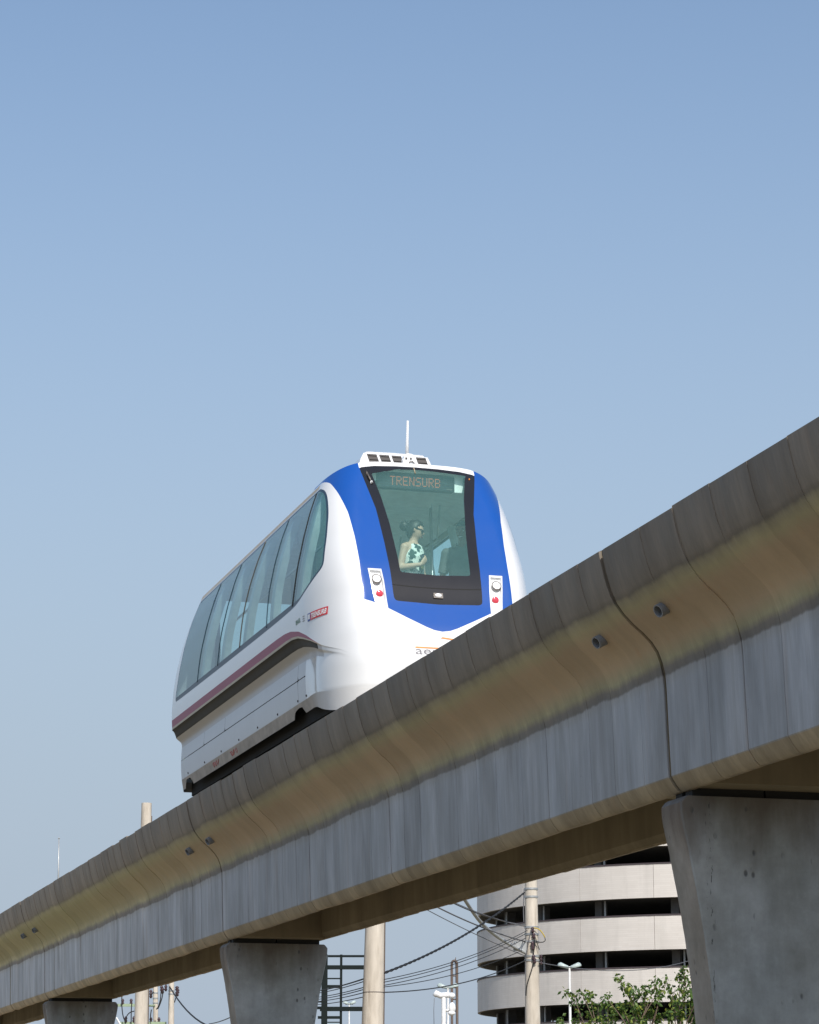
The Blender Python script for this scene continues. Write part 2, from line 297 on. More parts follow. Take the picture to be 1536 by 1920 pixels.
class MB:
    def __init__(s): s.V = []; s.F = []
    def add(s, V, Fc):
        k = len(s.V); s.V += [tuple(map(float, v)) for v in V]; s.F += [[i + k for i in f] for f in Fc]; return s
    def box(s, c, d, R=None):
        x, y, z = (np.array(d) / 2.0); P = np.array([(i, j, k) for i in (-x, x) for j in (-y, y) for k in (-z, z)])
        if R is not None: P = P @ np.array(R).T
        return s.add(P + np.array(c), [(0, 1, 3, 2), (4, 6, 7, 5), (0, 4, 5, 1), (2, 3, 7, 6), (0, 2, 6, 4), (1, 5, 7, 3)])
    def tube(s, pts, r, n=8, cap=True):
        pts = [np.array(p, float) for p in pts]; rs = r if hasattr(r, '__len__') else [r] * len(pts); V = []; Fc = []
        T = [pts[min(i + 1, len(pts) - 1)] - pts[max(i - 1, 0)] for i in range(len(pts))]
        a = np.cross(T[0], (0, 0, 1.0))
        if np.linalg.norm(a) < 1e-6: a = np.array((1.0, 0, 0))
        for i, p in enumerate(pts):
            t = T[i] / (np.linalg.norm(T[i]) + 1e-12); a = a - t * (a @ t); a /= np.linalg.norm(a); b = np.cross(t, a)
            for k in range(n):
                q = 2 * math.pi * k / n; V.append(p + rs[i] * (a * math.cos(q) + b * math.sin(q)))
        for i in range(len(pts) - 1):
            for k in range(n): Fc.append((i * n + k, i * n + (k + 1) % n, (i + 1) * n + (k + 1) % n, (i + 1) * n + k))
        if cap: Fc += [tuple(range(n))[::-1], tuple((len(pts) - 1) * n + k for k in range(n))]
        return s.add(V, Fc)
    def sph(s, c, r, n=10, m=7):
        r = np.array(r if hasattr(r, '__len__') else (r, r, r), float); V = [np.array((0, 0, -1.0))]; Fc = []
        for j in range(1, m):
            a = -math.pi / 2 + math.pi * j / m
            for k in range(n): V.append(np.array((math.cos(a) * math.cos(2 * math.pi * k / n), math.cos(a) * math.sin(2 * math.pi * k / n), math.sin(a))))
        V.append(np.array((0, 0, 1.0)))
        for k in range(n): Fc.append((0, 1 + (k + 1) % n, 1 + k))
        for j in range(m - 2):
            for k in range(n): Fc.append((1 + j * n + k, 1 + j * n + (k + 1) % n, 1 + (j + 1) * n + (k + 1) % n, 1 + (j + 1) * n + k))
        L = len(V) - 1
        for k in range(n): Fc.append((L, 1 + (m - 2) * n + k, 1 + (m - 2) * n + (k + 1) % n))
        return s.add([np.array(c) + v * r for v in V], Fc)
    def prism(s, poly, y0, y1, axis=1):               # closed polygon in the two other axes, extruded along axis
        n = len(poly); V = []
        for y in (y0, y1):
            for a, b in poly:
                V.append({0: (y, a, b), 1: (a, y, b), 2: (a, b, y)}[axis])
        Fc = [tuple(range(n))[::-1], tuple(range(n, 2 * n))] + [(i, (i + 1) % n, n + (i + 1) % n, n + i) for i in range(n)]
        return s.add(V, Fc)
    def obj(s, name, m, parent=None, **kw): return mesh(name, s.V, s.F, m, parent, **kw)
def structure(o, label=None):
    o['kind'] = 'structure'
    if label: o['label'] = label
    return o
def dup(root, loc, label=None):
    r = root.copy(); COL.objects.link(r); r.location = tuple(map(float, loc)); ORG[r.name] = np.array(loc, float)
    if label: r['label'] = label
    for ch in list(root.children):
        c = ch.copy(); COL.objects.link(c); c.parent = r
        for g in list(ch.children):
            d = g.copy(); COL.objects.link(d); d.parent = c
    return r

# ------------------------------------------------------------------ ground
gv = []; gf = []; N = 40; S = 3000.0
for i in range(N + 1):
    for j in range(N + 1): gv.append((-S + 2 * S * i / N, -S + 2 * S * j / N, 0.0))
for i in range(N):
    for j in range(N): gf.append((i * (N + 1) + j, (i + 1) * (N + 1) + j, (i + 1) * (N + 1) + j + 1, i * (N + 1) + j + 1))
structure(mesh("ground", gv, gf, M['ground']), "dry sandy ground with patches of grass under the guideway")

# ------------------------------------------------------------------ guideway
GX = 7.95                                             # centre of the guideway
JOINTS = [2.2, 18.2, 34.2, 50.4, 66.4]
PROF = [(6.735, 5.905), (6.738, 5.88), (6.752, 5.81), (6.772, 5.72), (6.795, 5.64), (6.822, 5.565), (6.855, 5.495), (6.91, 5.42), (6.985, 5.345),
        (7.065, 5.28), (7.13, 5.215), (7.178, 5.145), (7.208, 5.065), (7.228, 4.975), (7.236, 4.86), (7.241, 4.70), (7.246, 4.53), (7.252, 4.36), (7.2585, 4.200), (7.298, 4.135), (7.328, 4.098), (7.345, 4.086), (7.375, 4.084)]
PA = np.array(PROF)
def pnorm():
    d = np.gradient(PA, axis=0); n = np.stack([d[:, 1], -d[:, 0]], 1); n /= np.linalg.norm(n, axis=1)[:, None]
    n *= np.where(n[:, :1] > .2, -1, 1); 
    for i in range(len(n)):
        if n[i] @ np.array([-1, -.25]) < 0: n[i] = -n[i]
    return n
PN = pnorm()
def panel(y0, y1, off0, off1, dz, thick=.035, mirror=False):
    outer = PA + np.array([0, dz]) * np.linspace(1, 0, len(PA))[:, None]
    ow = np.where(outer[:, 1] < 4.99, 1.0, .22)[:, None]; a = outer + PN * off0 * ow; b = outer + PN * off1 * ow; ai = outer - PN * thick; n = len(PA); V = []
    wq = np.where(outer[:, 1] < 4.99, 1.0, .12)        # joints are open on the web and nearly closed above it
    e = .0035; lip = np.where(outer[:, 1] > 5.52, -.0035, e * wq)   # thin grout fins stand proud on the parapet
    rows = [(y0 + .0042 * wq, a - PN * lip[:, None]), (y0 + (.0042 + e * 1.4) * wq, a), (y1 - (.0042 + e * 1.4) * wq, b), (y1 - .0042 * wq, b - PN * lip[:, None])]
    for yy, P in rows:
        for y, p in zip(yy, P): V.append((p[0], y, p[1]))
    for yy in (rows[0][0], rows[3][0]):
        for y, p in zip(yy, ai): V.append((p[0], y, p[1]))
    Fc = []
    for r in range(3):
        for i in range(n - 1): Fc.append((r * n + i, r * n + i + 1, (r + 1) * n + i + 1, (r + 1) * n + i))
    for i in range(n - 1):
        Fc.append((i + 1, i, 4 * n + i, 4 * n + i + 1)); Fc.append((3 * n + i, 3 * n + i + 1, 5 * n + i + 1, 5 * n + i))
    Fc.append((0, n, 2 * n, 3 * n, 5 * n, 4 * n)); Fc.append((n - 1, 4 * n + n - 1, 5 * n + n - 1, 3 * n + n - 1, 2 * n + n - 1, n + n - 1))
    if mirror: V = [(2 * GX - x, y, z) for x, y, z in V]
    return V, Fc
def beam(y0, y1, label, lines, drains):
    t = thing("guideway_beam", label, "guideway", (GX, (y0 + y1) / 2, 4.084), "concrete beams of the elevated guideway")
    g = .029; ya, yb = y0 + g, y1 - g
    # core: both webs, flares and parapets as one cast section (12 mm behind the panel faces), with the open cell below
    inn = PA - PN * .014
    left = [tuple(p) for p in inn]
    inner = [(7.375, 4.10), (7.42, 4.16), (7.44, 4.75), (7.60, 4.92), (GX, 4.95)]
    top = [(GX, 5.33), (7.20, 5.33), (6.98, 5.40), (6.90, 5.50), (6.875, 5.88), (6.865, 5.897)]
    half = left + inner + top                          # closed half section
    m = MB(); m.prism(half, ya, yb); m.prism([(2 * GX - x, z) for x, z in half][::-1], ya, yb)
    m.obj("cast_core", M['soffit'], t)
    d = MB(); d.prism([(7.345, 4.13), (7.38, 4.097), (2 * GX - 7.38, 4.097), (2 * GX - 7.345, 4.13), (2 * GX - 7.34, 4.96), (7.34, 4.96)], ya + .004, ya + .46)
    d.prism([(7.345, 4.13), (7.38, 4.097), (2 * GX - 7.38, 4.097), (2 * GX - 7.345, 4.13), (2 * GX - 7.34, 4.96), (7.34, 4.96)], yb - .46, yb - .004)
    d.obj("end_diaphragm", M['soffit'], t)
    sl = [tuple(p) for p in PA - PN * .045] + [(7.385, 4.13), (7.43, 4.17), (7.45, 4.74), (7.60, 4.91), (GX, 4.94), (GX, 5.32), (7.20, 5.32), (6.97, 5.39), (6.89, 5.49), (6.862, 5.86), (6.850, 5.87)]
    q_ = MB(); q_.prism(sl, yb - .001, y1 + g + .001); q_.prism([(2 * GX - x, z) for x, z in sl][::-1], yb - .001, y1 + g + .001); q_.obj("joint_strip", M['joint'], t)  # added dark infill, keeps sunlight from showing through the open joint
    ys = [ya] + [v for v in lines if ya + .25 < v < yb - .25] + [yb]
    prev = 0.0
    for i in range(len(ys) - 1):
        nx = random.gauss(0, .0030 if y0 < 30 else .0065)
        V, Fc = panel(ys[i], ys[i + 1], prev * .4, nx, random.gauss(0, .0055))
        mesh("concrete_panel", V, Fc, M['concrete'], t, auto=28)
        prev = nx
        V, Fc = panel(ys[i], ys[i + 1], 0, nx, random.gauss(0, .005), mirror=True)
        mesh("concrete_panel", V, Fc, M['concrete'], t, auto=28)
    for yd in drains:                                  # short drain spouts in the flare, cut square
        c = np.array([6.985, yd, 5.345]); ax = np.array([-.86, -.22, -.46]); ax /= np.linalg.norm(ax)
        u = np.cross(ax, (0, 1, 0)); u /= np.linalg.norm(u); v = np.cross(ax, u); k = 18; V = []
        for (s, r) in ((-.05, .050), (.070, .050), (.070, .041), (-.02, .041)):
            for q in range(k): V.append(c + ax * s + r * (u * math.cos(2 * math.pi * q / k) + v * math.sin(2 * math.pi * q / k)))
        Fc = [(j * k + q, j * k + (q + 1) % k, (j + 1) * k + (q + 1) % k, (j + 1) * k + q) for j in range(3) for q in range(k)] + [tuple(3 * k + q for q in range(k))]
        mesh("drain_pipe", V, Fc, M['pipe'], t, auto=40)
    return t
def lines_for(a, b, known):
    L = list(known); y = a
    if L:
        lo, hi = min(L), max(L)
    out_ = L[:]; y = a
    pts = sorted([a] + L + [b])
    for p, q in zip(pts[:-1], pts[1:]):
        if q - p > .95:
            n = round((q - p) / .62); out_ += [p + (q - p) * (i + random.uniform(-.14, .14)) / n for i in range(1, n)]
    return sorted(out_)
YD = 18.2
beam(JOINTS[0], JOINTS[1], "nearest concrete guideway beam, running out of the picture above the full height pier", lines_for(2.2, 18.2, [17.38, 16.73, 16.05, 15.4]), [17.54])
beam(JOINTS[1], JOINTS[2], "long concrete guideway beam directly below the train, between the two taller piers", lines_for(18.2, 34.2, [20.37, 22.37, 24.26, 25.96, 27.48, 28.1, 29.4, 30.72, 31.34, 32.01, 32.65, 33.37]), [18.86, 33.72])
beam(JOINTS[2], JOINTS[3], "greenish concrete guideway beam behind the train, up to the small far pier", lines_for(34.2, 50.4, [34.9, 35.6]), [35.06, 49.85])
beam(JOINTS[3], JOINTS[4], "farthest concrete guideway beam, beyond the small pier at the picture edge", lines_for(50.4, 66.4, []), [51.4])
# drains are set so that one spout stands each side of every joint

def pier(yc, label, seed):
    t = thing("guideway_pier", label, "pier", (GX, yc, 0), "flared concrete piers under the guideway"); rs = random.Random(seed)
    hw = [(0, .42), (1.2, .425), (2.0, .435), (2.37, .455), (2.58, .475), (2.83, .502), (3.0, .525), (3.18, .552), (3.41, .592), (3.65, .638), (3.82, .675), (3.93, .692), (3.985, .69), (4.02, .665), (4.035, .64)]
    zs = [a for a, _ in hw]; V = []; Fc = []; K = 0
    ch = .012
    for z in np.concatenate([np.linspace(0, 2.2, 8), np.linspace(2.3, 3.985, 26), [4.005, 4.023, 4.035]]):
        h = np.interp(z, zs, [b for _, b in hw]); d = .20
        h += rs.gauss(0, .0012)
        ring = [(-h + ch, -d), (h - ch, -d), (h, -d + ch), (h, d - ch), (h - ch, d), (-h + ch, d), (-h, d - ch), (-h, -d + ch)]
        for x, y in ring: V.append((GX + x, yc + y, z))
        K += 1
    for k in range(K - 1):
        for i in range(8): Fc.append((k * 8 + i, k * 8 + (i + 1) % 8, (k + 1) * 8 + (i + 1) % 8, (k + 1) * 8 + i))
    Fc += [tuple(range(8))[::-1], tuple((K - 1) * 8 + i for i in range(8))]
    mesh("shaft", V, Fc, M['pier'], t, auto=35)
    for sx in (-.295, .295):
        for sy in (-.1, .1): MB().box((GX + sx, yc + sy, 4.066), (.575, .13, .061)).obj("bearing_pad", M['bearing'], t)  # pads widened to shut light out, so the bearing gap reads black
    return t
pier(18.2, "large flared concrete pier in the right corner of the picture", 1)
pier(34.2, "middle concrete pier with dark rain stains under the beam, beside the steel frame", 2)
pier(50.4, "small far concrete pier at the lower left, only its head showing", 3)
# rails inside the trough
rt = thing("running_rail", "steel running rail inside the guideway trough on the near side", "rail", (GX - .72, 34, 5.33), "rails in the trough")
MB().box((GX - .72, 34.3, 5.365), (.08, 64, .07)).obj("rail_head", M['metal'], rt)
dup(rt, (GX + .72, 34, 5.33), "steel running rail inside the guideway trough on the far side")

# ------------------------------------------------------------------ train body surface (local x from TX; y, z in world)
TX = 7.96
ZG = np.linspace(5.8, 9.4, 721)
def tab(zs, vs, sm=30):
    v = np.interp(ZG, zs, vs); return np.convolve(np.pad(v, (sm, sm), mode='edge'), np.ones(sm) / sm, 'same')[sm:-sm]
T_YF = tab([5.8, 6.2, 6.5, 6.85, 7.2, 7.4, 7.6, 8.2, 8.9, 9.1], [26.40, 26.36, 26.35, 26.42, 26.57, 26.63, 26.71, 27.02, 27.42, 27.56])
T_W = tab([5.8, 6.9, 7.05, 7.2, 7.4, 7.6, 7.8, 8.1, 8.4, 8.7, 9.1], [1.24, 1.24, 1.25, 1.26, 1.26, 1.252, 1.238, 1.195, 1.125, 1.025, .87])
T_RX = tab([5.8, 7.2, 8.0, 8.7, 9.1], [.45, .45, .42, .36, .34]); T_RY = tab([5.8, 7.2, 8.0, 8.7, 9.1], [1.05, 1.05, .85, .50, .40])
T_YR = tab([5.8, 7.2, 7.6, 8.2, 8.8, 9.1], [35.46, 35.46, 35.36, 35.04, 34.62, 34.5])
fz = lambda T, z: np.interp(z, ZG, T)
def body_x(y, z):                                      # half width of the body at (y, z)
    w_, rx, ry, y0 = fz(T_W, z), fz(T_RX, z), fz(T_RY, z), fz(T_YF, z)
    u = np.clip((y0 + ry - y) / ry, 0, 1); r_ = .42; v = np.clip((y - (fz(T_YR, z) - .30)) / .30, 0, 1)
    return w_ - rx + rx * np.sqrt(1 - u * u) - .22 * (1 - np.sqrt(1 - v * v))
def body_y(x, z):                                      # front surface
    x = np.abs(x); w_, rx, ry, y0 = fz(T_W, z), fz(T_RX, z), fz(T_RY, z), fz(T_YF, z)
    u = np.clip((x - (w_ - rx)) / rx, 0, 1); return y0 + ry * (1 - np.sqrt(1 - u * u))
NF, NC, NS, NR, NB = 36, 46, 130, 16, 12
def half_ring(z, inset=0.0):
    """front centre -> rear centre along x>0; z and inset arrays over the perimeter samples allowed"""
    return None
NP = NF + NC + NS + NR + NB
def ring_xy(z):                                        # z: (NP,) heights -> local x>=0, y
    w_, rx, ry, y0, yr = fz(T_W, z), fz(T_RX, z), fz(T_RY, z), fz(T_YF, z), fz(T_YR, z)
    x = np.zeros(NP); y = np.zeros(NP); i = np.arange(NP)
    a = i < NF; s = i / NF; x[a] = (s * (w_ - rx))[a]; y[a] = y0[a]
    b = (i >= NF) & (i < NF + NC); th = (i - NF) / NC * math.pi / 2
    x[b] = (w_ - rx + rx * np.sin(th))[b]; y[b] = (y0 + ry - ry * np.cos(th))[b]
    c = (i >= NF + NC) & (i < NF + NC + NS); s = (i - NF - NC) / NS; x[c] = w_[c]; y[c] = ((y0 + ry) * (1 - s) + (yr - .30) * s)[c]
    d = (i >= NF + NC + NS) & (i < NF + NC + NS + NR); th = (i - NF - NC - NS) / NR * math.pi / 2
    x[d] = (w_ - .22 + .22 * np.cos(th))[d]; y[d] = (yr - .30 + .30 * np.sin(th))[d]
    e = i >= NF + NC + NS + NR; s = (i - NF - NC - NS - NR) / (NB - 1); x[e] = ((w_ - .22) * (1 - s))[e]; y[e] = yr[e]
    return x, y
def crease_z(y):                                       # lower edge of the upper body; dips at the nose
    return np.interp(y, [26.2, 26.40, 26.62, 27.03, 27.30, 27.60, 27.88, 28.14, 28.45, 28.9], [6.535, 6.535, 6.63, 6.745, 6.83, 6.905, 6.965, 6.993, 7.0, 7.0])
def eave_z(x, y):
    return np.where(y < 28.2, 8.955 - .215 * np.clip(np.abs(x) / 1.03, 0, 1) ** 4, 8.74) + np.where(y > 34.3, .0, 0)
# solve ring heights by iterating (y depends on z)
def ring_at(tfun):
    z = np.full(NP, 7.5)
    for _ in range(40):
        x, y = ring_xy(z); z = tfun(x, y)
    return x, y, z
def rows_to_mesh(rows):
    """rows: list of (x,y,z,attr...) arrays over NP for x>=0 -> full closed-ring grid of triangles"""
    R = len(rows); P = []
    for r_ in rows:
        r_ = np.stack(r_, 1); m = r_[1:-1][::-1].copy(); m[:, 0] *= -1
        P.append(np.concatenate([r_, m]))
    n = P[0].shape[0]; V = np.concatenate(P); T = []
    i = np.arange(n); j = (i + 1) % n
    for r_ in range(R - 1):
        a, b, c, d = r_ * n + i, r_ * n + j, (r_ + 1) * n + j, (r_ + 1) * n + i
        T.append(np.stack([a, b, c], 1)); T.append(np.stack([a, c, d], 1))
    return V, np.concatenate(T)
def split(VT, g):
    """cut a triangle mesh where the vertex field g changes sign; returns (g<0, g>=0)"""
    V, T = VT
    if len(T) == 0: return (V, T), (V, T)
    g = np.where(np.abs(g) < 1e-6, 1e-6, g); s = g < 0; k = s[T].sum(1)
    neg = [T[k == 3]]; pos = [T[k == 0]]; newV = []; cache = {}; base = len(V)
    def cut(a, b):
        key = (a, b) if a < b else (b, a)
        if key not in cache:
            t = g[a] / (g[a] - g[b]); newV.append(V[a] + (V[b] - V[a]) * t); cache[key] = base + len(newV) - 1
        return cache[key]
    n_, p_ = [], []
    for t in T[(k == 1) | (k == 2)]:
        ss = s[t]; one = int(np.argmax(ss)) if ss.sum() == 1 else int(np.argmin(ss))
        a, b, c = int(t[one]), int(t[(one + 1) % 3]), int(t[(one + 2) % 3]); ab, ac = cut(a, b), cut(a, c)
        tri, quad = [(a, ab, ac)], [(ab, b, c), (ab, c, ac)]
        if ss.sum() == 1: n_ += tri; p_ += quad
        else: p_ += tri; n_ += quad
    V2 = np.concatenate([V, np.array(newV)]) if newV else V
    f = lambda L, x: np.concatenate(L + ([np.array(x)] if x else []))
    return (V2, f(neg, n_)), (V2, f(pos, p_))
def compact(VT):
    V, T = VT; u, inv = np.unique(T, return_inverse=True); return V[u], inv.reshape(-1, 3)
def sdf_poly(P, poly):
    poly = np.array(poly, float); d = np.full(len(P), 1e9); ins = np.zeros(len(P), bool)
    for a, b in zip(poly, np.roll(poly, -1, 0)):
        e = b - a; w_ = P - a; t = np.clip((w_ @ e) / (e @ e + 1e-12), 0, 1); d = np.minimum(d, np.linalg.norm(w_ - t[:, None] * e, axis=1))
        c = ((a[1] > P[:, 1]) != (b[1] > P[:, 1])); xi = a[0] + (P[:, 1] - a[1]) / (b[1] - a[1] + 1e-12) * (b[0] - a[0]); ins ^= c & (P[:, 0] < xi)
    return np.where(ins, -d, d)
def smooth_poly(p, n=2):                               # Chaikin corner cutting on a closed polygon
    p = np.array(p, float)
    for _ in range(n): p = np.stack([.75 * p + .25 * np.roll(p, -1, 0), .25 * p + .75 * np.roll(p, -1, 0)], 1).reshape(-1, 2)
    return p
def smooth_line(p, n=3):
    p = np.array(p, float)
    for _ in range(n):
        q = np.stack([.75 * p[:-1] + .25 * p[1:], .25 * p[:-1] + .75 * p[1:]], 1).reshape(-1, 2); p = np.concatenate([p[:1], q, p[-1:]])
    return p

train = thing("train", "white and blue driverless train with dark teal windows, climbing along the guideway", "train", (TX, 30.8, 5.40))
def part(name, VT, m, parent=train, off=0.0, **kw):
    V, T = compact(VT)
    V = V[:, :3].copy(); V[:, 0] += TX
    return mesh(name, V, T, m, parent, **kw)

NROW = 84
x0, y0_, zc = ring_at(lambda x, y: crease_z(y)); x1, y1_, ze = ring_at(eave_z)
rows = []
for k in range(NROW + 1):
    t = k / NROW; z = zc * (1 - t) + ze * t
    for _ in range(1): x, y = ring_xy(z)
    rows.append((x, y, z))
SH = rows_to_mesh(rows)
xz = lambda V: V[:, [0, 2]]
yz = lambda V: V[:, [1, 2]]
def front_g(V, poly): return np.where(V[:, 1] < 28.6, sdf_poly(xz(V), poly), 1.0)
FRAME_L = [(-.25, 8.902), (-.50, 8.886), (-.678, 8.852), (-.628, 8.61), (-.567, 8.32), (-.532, 7.90), (-.512, 7.53), (-.505, 7.30), (-.500, 7.225), (-.490, 7.19), (-.46, 7.178)]
FRAME = [(0, 8.906)] + FRAME_L + [(0, 7.160)] + [(-x, z) for x, z in FRAME_L[::-1]]
GL_L = [(-.567, 8.835), (-.545, 8.78), (-.485, 8.50), (-.435, 8.12), (-.408, 7.75), (-.398, 7.545), (-.39, 7.525)]
GLASS = [(-.2, 8.865), (-.567, 8.835)][::-1] + GL_L[1:] + [(0, 7.508)] + [(-x, z) for x, z in GL_L[::-1][:-1]] + [(.567, 8.835), (.2, 8.865), (0, 8.872)]
frame, SH = split(SH, front_g(SH[0], FRAME))
glassf, frame = split(frame, front_g(frame[0], GLASS))
seam_g = lambda V: V[:, 2] - (7.352 + .07 * V[:, 0] ** 2)
lowp, frame = split(frame, seam_g(frame[0]) + .009); gapp, frame = split(frame, seam_g(frame[0]) - .005)
part("windscreen_frame", frame, M['black'], smooth=True); part("lower_nose_panel", lowp, M['black'], smooth=True, label="gloss black panel under the windscreen with a small lamp"); part("panel_gap", gapp, M['dark'], smooth=True)
part("windscreen", glassf, M['wglass'], smooth=True)
def rear_g(V, poly): return np.where(V[:, 1] > 33.0, sdf_poly(xz(V), poly), 1.0)
rfr, SH = split(SH, rear_g(SH[0], [(x * 1.25, z) for x, z in FRAME])); rgl, rfr = split(rfr, rear_g(rfr[0], [(x * 1.4, z) for x, z in GLASS]))
part("rear_frame", rfr, M['black'], smooth=True); part("rear_window", rgl, M['wglass'], smooth=True)
HLP = [(.765, 7.548), (.612, 7.548), (.596, 7.40), (.578, 7.06), (.70, 7.06), (.722, 7.165)]
HPOLY = {s: smooth_poly([(s * x, z) for x, z in HLP], 0) for s in (-1, 1)}
# blue hood: outer edge, then the V under the black panel
BL = [(-1.15, 9.2), (-1.055, 8.80), (-1.010, 8.735), (-.975, 8.68), (-.937, 8.52), (-.884, 8.25), (-.856, 7.94), (-.845, 7.64), (-.846, 7.38), (-.845, 7.18), (-.748, 7.155), (-.59, 7.092), (-.38, 6.985), (-.175, 6.885), (-.09, 6.852)]
BLUE = BL + [(0, 6.838)] + [(-x, z) for x, z in BL[::-1]]
blue_g = np.where(SH[0][:, 1] < 28.15, sdf_poly(xz(SH[0]), BLUE), 1.0)
blue_g = np.maximum(blue_g, -np.maximum(np.abs(SH[0][:, 0]) - .678, 8.845 - SH[0][:, 2]))
blue, SH = split(SH, blue_g)
hl = {}
for s in (-1, 1):
    hl[s], blue = split(blue, front_g(blue[0], HPOLY[s])); _, SH = split(SH, front_g(SH[0], HPOLY[s]))
part("blue_hood", blue, M['blue'], smooth=True)
# side windows
def lerp_y(pts):
    p = smooth_line(sorted(pts, key=lambda q: q[1]), 3); return lambda z: np.interp(z, p[:, 1], p[:, 0])
WPOLY = smooth_line([(27.72, 8.655), (27.55, 8.60), (27.40, 8.45), (27.27, 8.24), (27.185, 8.02), (27.10, 7.72), (27.09, 7.635), (27.16, 7.57), (27.46, 7.43), (27.85, 7.352), (28.15, 7.333), (29.0, 7.322), (31, 7.322), (34.86, 7.335), (34.93, 7.352), (34.93, 7.42), (34.82, 7.66), (34.70, 7.98), (34.58, 8.33), (34.42, 8.655)], 2)
MUL = [([(27.86, 8.66), (27.85, 8.1), (27.98, 7.7), (28.10, 7.33)], .026), ([(29.18, 8.66), (29.27, 8.1), (29.37, 7.75), (29.39, 7.32)], .008), ([(30.40, 8.66), (30.61, 8.13), (30.78, 7.73), (30.87, 7.32)], .009),
       ([(31.75, 8.66), (31.89, 8.08), (32.08, 7.70), (32.17, 7.32)], .008), ([(33.0, 8.66), (33.18, 8.04), (33.35, 7.68), (33.45, 7.32)], .008)]
for s in (-1, 1):
    V = SH[0]; g = np.where((s * V[:, 0] > .6) & (V[:, 1] > 26.9) & (V[:, 1] < 35.2), sdf_poly(yz(V), WPOLY), 1.0)
    win, SH = split(SH, g)
    fns = [None] + [(lerp_y(p), h) for p, h in MUL] + [None]
    for i in range(len(fns) - 1):
        V = win[0]; g = sdf_poly(yz(V), WPOLY) + .028
        g = np.maximum(g, 7.322 + .075 - V[:, 2])
        if fns[i] is not None: g = np.maximum(g, fns[i][0](V[:, 2]) + fns[i][1] - V[:, 1])
        if fns[i + 1] is not None: g = np.maximum(g, V[:, 1] - fns[i + 1][0](V[:, 2]) + fns[i + 1][1])
        pane, win = split(win, g)
        part("side_window", pane, M['sglass'], smooth=True)
    wf = part("window_surround", win, M['sframe'], smooth=True)
    # one bright joint strip and thin seals over the glass joints
    Lp = smooth_line(sorted(MUL[0][0], key=lambda c: c[1]), 3); Lp = Lp[(Lp[:, 1] > 7.35) & (Lp[:, 1] < 8.64)]
    Vp = []
    for y, z in Lp: Vp += [(TX + s * (body_x(y - .026, z) + .003), y - .026, z), (TX + s * (body_x(y + .026, z) + .003), y + .026, z), (TX + s * (body_x(y + .026, z) - .03), y + .026, z), (TX + s * (body_x(y - .026, z) - .03), y - .026, z)]
    mesh("front_pillar", Vp, [(4 * i + a, 4 * i + (a + 1) % 4, 4 * i + 4 + (a + 1) % 4, 4 * i + 4 + a) for i in range(len(Lp) - 1) for a in range(4)], M['bearing'], wf)
    for q, (p, h) in enumerate(MUL[1:]):
        L = smooth_line(sorted(p, key=lambda c: c[1]), 3); L = L[(L[:, 1] > 7.36) & (L[:, 1] < 8.65)]
        pts = [(TX + s * (body_x(y, z) + .002), y, z) for y, z in L]
        MB().tube(pts, .006 if q != 1 else .007, 6).obj("joint_strip", M['chrome'] if q == 1 else M['sframe'], wf, smooth=True)
# tan rail under the eaves, red stripe and tan line above the crease
for s in (-1, 1):
    V = SH[0]; g = np.maximum(np.maximum(8.668 - V[:, 2], V[:, 2] - 8.724), np.where((s * V[:, 0] > .6) & (V[:, 1] > 27.80) & (V[:, 1] < 34.60), -1, 1) * 1.0)
    g = np.maximum(g, np.maximum(27.80 - V[:, 1], V[:, 1] - 34.60)); g = np.where(s * V[:, 0] > .5, g, 1.0)
    rail, SH = split(SH, g); part("eaves_trim", rail, M['gold'], smooth=True)
    V = SH[0]; top_of = np.interp(V[:, 1], [26.9, 27.05, 27.48, 27.83, 28.2, 28.5, 28.85, 29.2], [6.70, 6.758, 6.925, 7.032, 7.098, 7.120, 7.127, 7.128]); cz = crease_z(V[:, 1])
    g = np.maximum(V[:, 2] - top_of, 26.95 - V[:, 1]); g = np.where(s * V[:, 0] > .3, g, 1.0)
    band, SH = split(SH, g)
    lo_w = np.interp(band[0][:, 1], [27.0, 27.8, 28.4], [.006, .022, .030])
    line, stripe = split(band, band[0][:, 2] - crease_z(band[0][:, 1]) - lo_w)
    part("red_stripe", stripe, M['red'], smooth=True); part("tan_line", line, M['gold'], smooth=True)
part("body_shell", SH, M['white'], smooth=True)

# lower body: undercut, cove and skirt
yl_A = lambda y: np.clip((y - 26.42) / 1.75, 0, 1)
def Aof(y): a = yl_A(y); return a * a * (3 - 2 * a)
prof = [(0, .0), (.012, .004), (.030, .035), (.046, .075), (.055, .105), (.062, .112), (.095, .135), (.125, .160), (.136, .19), (.139, .225)]
rowsL = []; nose_s = np.clip((28.0 - y0_) / 1.5, 0, 1); nose_s = nose_s ** 2 * (3 - 2 * nose_s)   # the skirt drops towards the nose
for ins, dz in prof:
    A = Aof(y0_); z = zc - dz * (.35 + .65 * A)
    xx, yy = ring_xy(z); ins_ = ins * A
    nx = np.gradient(yy); ny = -np.gradient(xx); L_ = np.hypot(nx, ny) + 1e-9; nx /= L_; ny /= L_; nx[0] = 0; nx[-1] = 0
    rowsL.append((np.maximum(xx - nx * ins_, 0), yy - ny * ins_ * (y0_ < 34), z, np.full(NP, ins)))
    zl = z
for t in np.linspace(0, 1, 26)[1:]:
    A = Aof(y0_); z = zl * (1 - t) + (6.335 - .11 * nose_s) * t; xx, yy = ring_xy(z); bow = .012 * math.sin(t * math.pi)
    ins_ = (.139 + .004 * t - bow) * A
    nx = np.gradient(yy); ny = -np.gradient(xx); L_ = np.hypot(nx, ny) + 1e-9; nx /= L_; ny /= L_; nx[0] = 0; nx[-1] = 0
    rowsL.append((np.maximum(xx - nx * ins_, 0), yy - ny * ins_ * (y0_ < 34), z, np.full(NP, 1 + t)))
